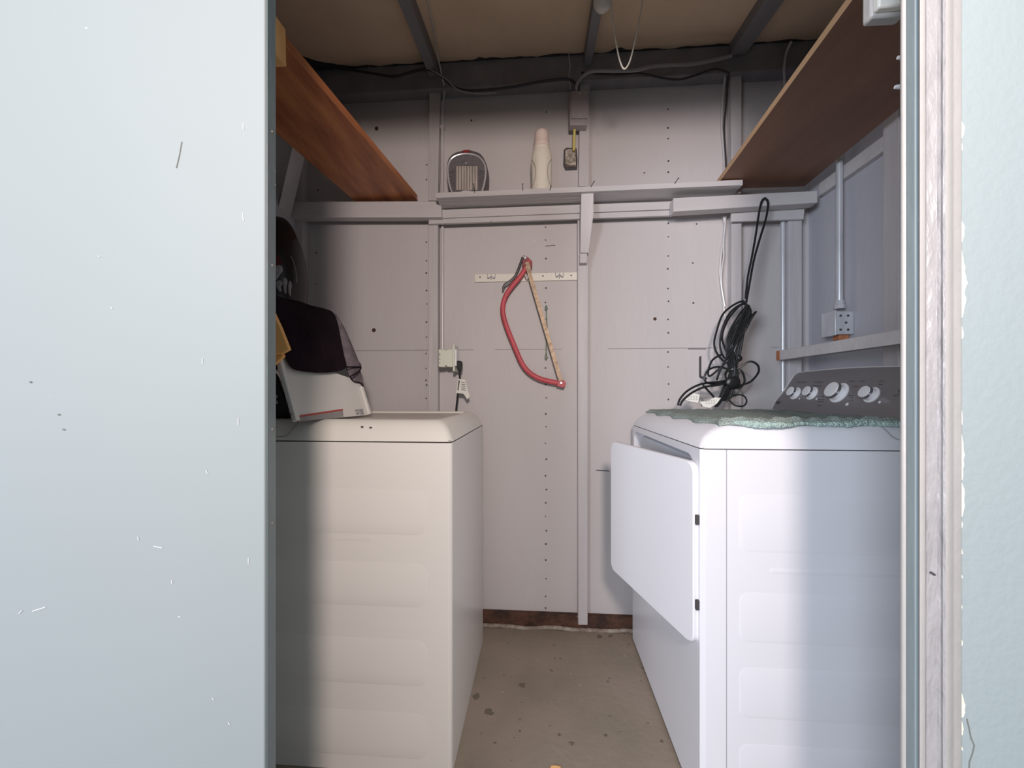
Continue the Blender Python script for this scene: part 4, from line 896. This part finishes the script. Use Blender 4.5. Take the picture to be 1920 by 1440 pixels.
for i in range(N_+1):
    u_ = i/N_; x = xA+0.03+(xB_-xA-0.03)*u_; y = yA-0.002+0.005*math.sin(u_*19+1)-0.006*math.sin(u_*7); pts.append((x, y, 0.9262+0.0052-max(0, DY0+0.034-y)*0.25+0.001*math.sin(u_*40))); rad.append((0.0062+0.0022*math.sin(u_*11+0.6)+random.uniform(-0.0008, 0.0012))*(min(1, u_*8+0.35)))
tube(bm, pts, rad, 10); obj('fuzzy_hem', bm, M['towel_e'], tw, label='lighter mint fuzzy hem')

# extension cord
ec = thing('extension_cord', 'coiled black extension cord hooked over the grey beam and resting on the dryer', 'extension cord', W(1350, 765, 1.57))
bm = NB()
def cl(pts, closed=False, k=7, r=0.0040): tube(bm, [W(x, y, Y) for x, y, Y in pts], r, 7, k, closed)
cl([(1398, 560, 1.54), (1402, 520, 1.55), (1410, 480, 1.555), (1417, 440, 1.56), (1423, 400, 1.565), (1428, 378, 1.568), (1435, 372, 1.565), (1440, 382, 1.565), (1436, 410, 1.565), (1424, 450, 1.56), (1413, 490, 1.555), (1404, 540, 1.55), (1395, 590, 1.54)])
cl([(1395, 565, 1.55), (1375, 572, 1.55), (1355, 590, 1.55), (1344, 620, 1.55), (1339, 645, 1.55), (1346, 665, 1.55), (1365, 680, 1.55), (1380, 650, 1.54), (1392, 610, 1.54), (1400, 580, 1.54)], True)
cl([(1392, 570, 1.56), (1370, 585, 1.56), (1355, 615, 1.56), (1350, 650, 1.56), (1362, 672, 1.56), (1385, 640, 1.55), (1405, 600, 1.54), (1406, 578, 1.55)], True)
cl([(1398, 568, 1.54), (1380, 580, 1.54), (1362, 605, 1.545), (1354, 635, 1.55), (1366, 668, 1.55), (1376, 690, 1.55), (1378, 640, 1.54), (1398, 600, 1.53)], True)
cl([(1417, 585, 1.53), (1400, 605, 1.53), (1382, 640, 1.53), (1362, 672, 1.535), (1350, 695, 1.54), (1344, 712, 1.55), (1352, 690, 1.56), (1372, 655, 1.55), (1395, 622, 1.545), (1410, 595, 1.54)], True)
for i in range(7):
    j = i*1.6
    cl([(1404-j, 572+i*2, 1.55-0.004*i), (1396-j*2.2, 615+i*3, 1.55-0.003*i), (1388-j*2.6, 660, 1.55-0.002*i), (1378-j*1.2, 700, 1.55), (1374-j*2, 730, 1.55), (1366-j*2, 752, 1.555)])
for i in range(5):
    j = i*2.3
    cl([(1400+j*0.8, 575+j, 1.54-0.003*i), (1386+j, 590+j*2, 1.535), (1368+j, 622+j*1.5, 1.535), (1362+j*1.2, 652, 1.535), (1372+j*0.6, 676, 1.54), (1384-j, 702+j, 1.54), (1372-j*1.4, 728, 1.545)])
cl([(1352, 665, 1.55), (1336, 675, 1.55), (1328, 695, 1.55), (1331, 705, 1.55), (1350, 690, 1.55), (1365, 675, 1.54)])
cl([(1385, 690, 1.54), (1405, 678, 1.53), (1420, 684, 1.525), (1422, 698, 1.525), (1408, 715, 1.53), (1390, 722, 1.54), (1375, 728, 1.545), (1362, 715, 1.55), (1368, 695, 1.55)], True)
cl([(1350, 688, 1.55), (1328, 694, 1.545), (1321, 712, 1.545), (1335, 720, 1.545), (1360, 716, 1.545), (1375, 700, 1.545)], True)
cl([(1375, 690, 1.55), (1390, 695, 1.54), (1396, 715, 1.54), (1385, 728, 1.54), (1368, 722, 1.545), (1360, 700, 1.55)], True)
cl([(1374, 712, 1.54), (1345, 716, 1.53), (1315, 720, 1.525), (1290, 732, 1.52), (1275, 748, 1.52), (1271, 760, 1.52)])
cl([(1374, 716, 1.535), (1345, 722, 1.52), (1320, 726, 1.515), (1298, 736, 1.51), (1281, 750, 1.51), (1275, 761, 1.51)])
cl([(1318, 722, 1.54), (1330, 735, 1.54), (1340, 748, 1.54), (1330, 754, 1.54), (1315, 760, 1.54)])
cl([(1370, 720, 1.53), (1360, 740, 1.52), (1350, 755, 1.51), (1344, 762, 1.505)]); cl([(1366, 722, 1.525), (1356, 742, 1.515), (1346, 757, 1.505), (1341, 762, 1.50)])
cl([(1362, 754, 1.535), (1375, 742, 1.535), (1392, 741, 1.535), (1400, 751, 1.53), (1394, 761, 1.53), (1378, 760, 1.53), (1366, 750, 1.535)], True, r=0.003)
obj('cord', bm, M['black'], ec)
bm = NB(); puffy(bm, [W(x, y, 1.53) for x, y in ((1385, 665), (1391, 668), (1392, 674), (1386, 678), (1381, 671))], (0,-1,0), 0.006, k=3, levels=4, back=1); puffy(bm, [W(x, y, 1.525) for x, y in ((1366, 708), (1384, 706), (1388, 722), (1372, 728), (1362, 720))], (0,-1,0), 0.007, k=3, levels=4, back=1)
pieces('plug', bm, M['black'], ec)
for pts, Y in (([(1281, 748), (1296, 736), (1312, 740), (1309, 755), (1295, 753)], 1.512), ([(1312, 753), (1326, 752), (1340, 745), (1352, 746), (1344, 757), (1330, 765), (1318, 762)], 1.500)):
    bm = NB(); slab(bm, pts, Y, 0.0012); t_ = obj('paper_tag', bm, M['paper'], ec, smooth=False)
    bm = NB(); cx_ = sum(p[0] for p in pts)/len(pts); cy_ = sum(p[1] for p in pts)/len(pts)
    for i in range(4):
        for j in range(3): slab(bm, rect(cx_-9+i*5, cy_-4+j*3, cx_-6+i*5, cy_-3+j*3), Y-0.0008, 0.0006)
    obj('tag_print', bm, M['gapl'], t_, smooth=False)
bm = NB(); p = W(1435, 376, 1.574); tube(bm, [p, p+Vector((0, -0.014, 0.002))], 0.002, 6); tag(obj('nail', bm, M['galv']), 'nail in the right beam holding the black extension cord', 'nail')

# wood chip on the floor
bm = NB(); g1 = G(1042, 1440, 0.0); prism(bm, [g1+Vector((-0.014, 0.001, 0)), g1+Vector((-0.004, 0.004, 0)), g1+Vector((0.014, 0.002, 0)), g1+Vector((0.010, -0.008, 0)), g1+Vector((-0.012, -0.007, 0))], (0, 0, 0.004)); tag(obj('wood_chip', bm, M['pine'], bevel=0.001), 'small orange wood chip on the floor at the front', 'wood chip')
bpy.context.view_layer.update()
GR = {'wall_stud': 'grey framing studs', 'rafter': 'ceiling rafters', 'drop_cable': 'cables hanging down the back wall', 'wall_peg': 'white pegs by the right jamb', 'wood_offcut': 'pale board ends by the open door', 'plank_shelf': 'brown plank shelves', 'ledge_beam': 'grey ledge beams', 'steel_conduit': 'vertical conduits', 'black_cable': 'cables along the top of the back wall', 'grey_cable': 'cables along the top of the back wall'}
for o in bpy.data.objects:
    if o.parent is None and o.name.split('.')[0] in GR: o['group'] = GR[o.name.split('.')[0]]
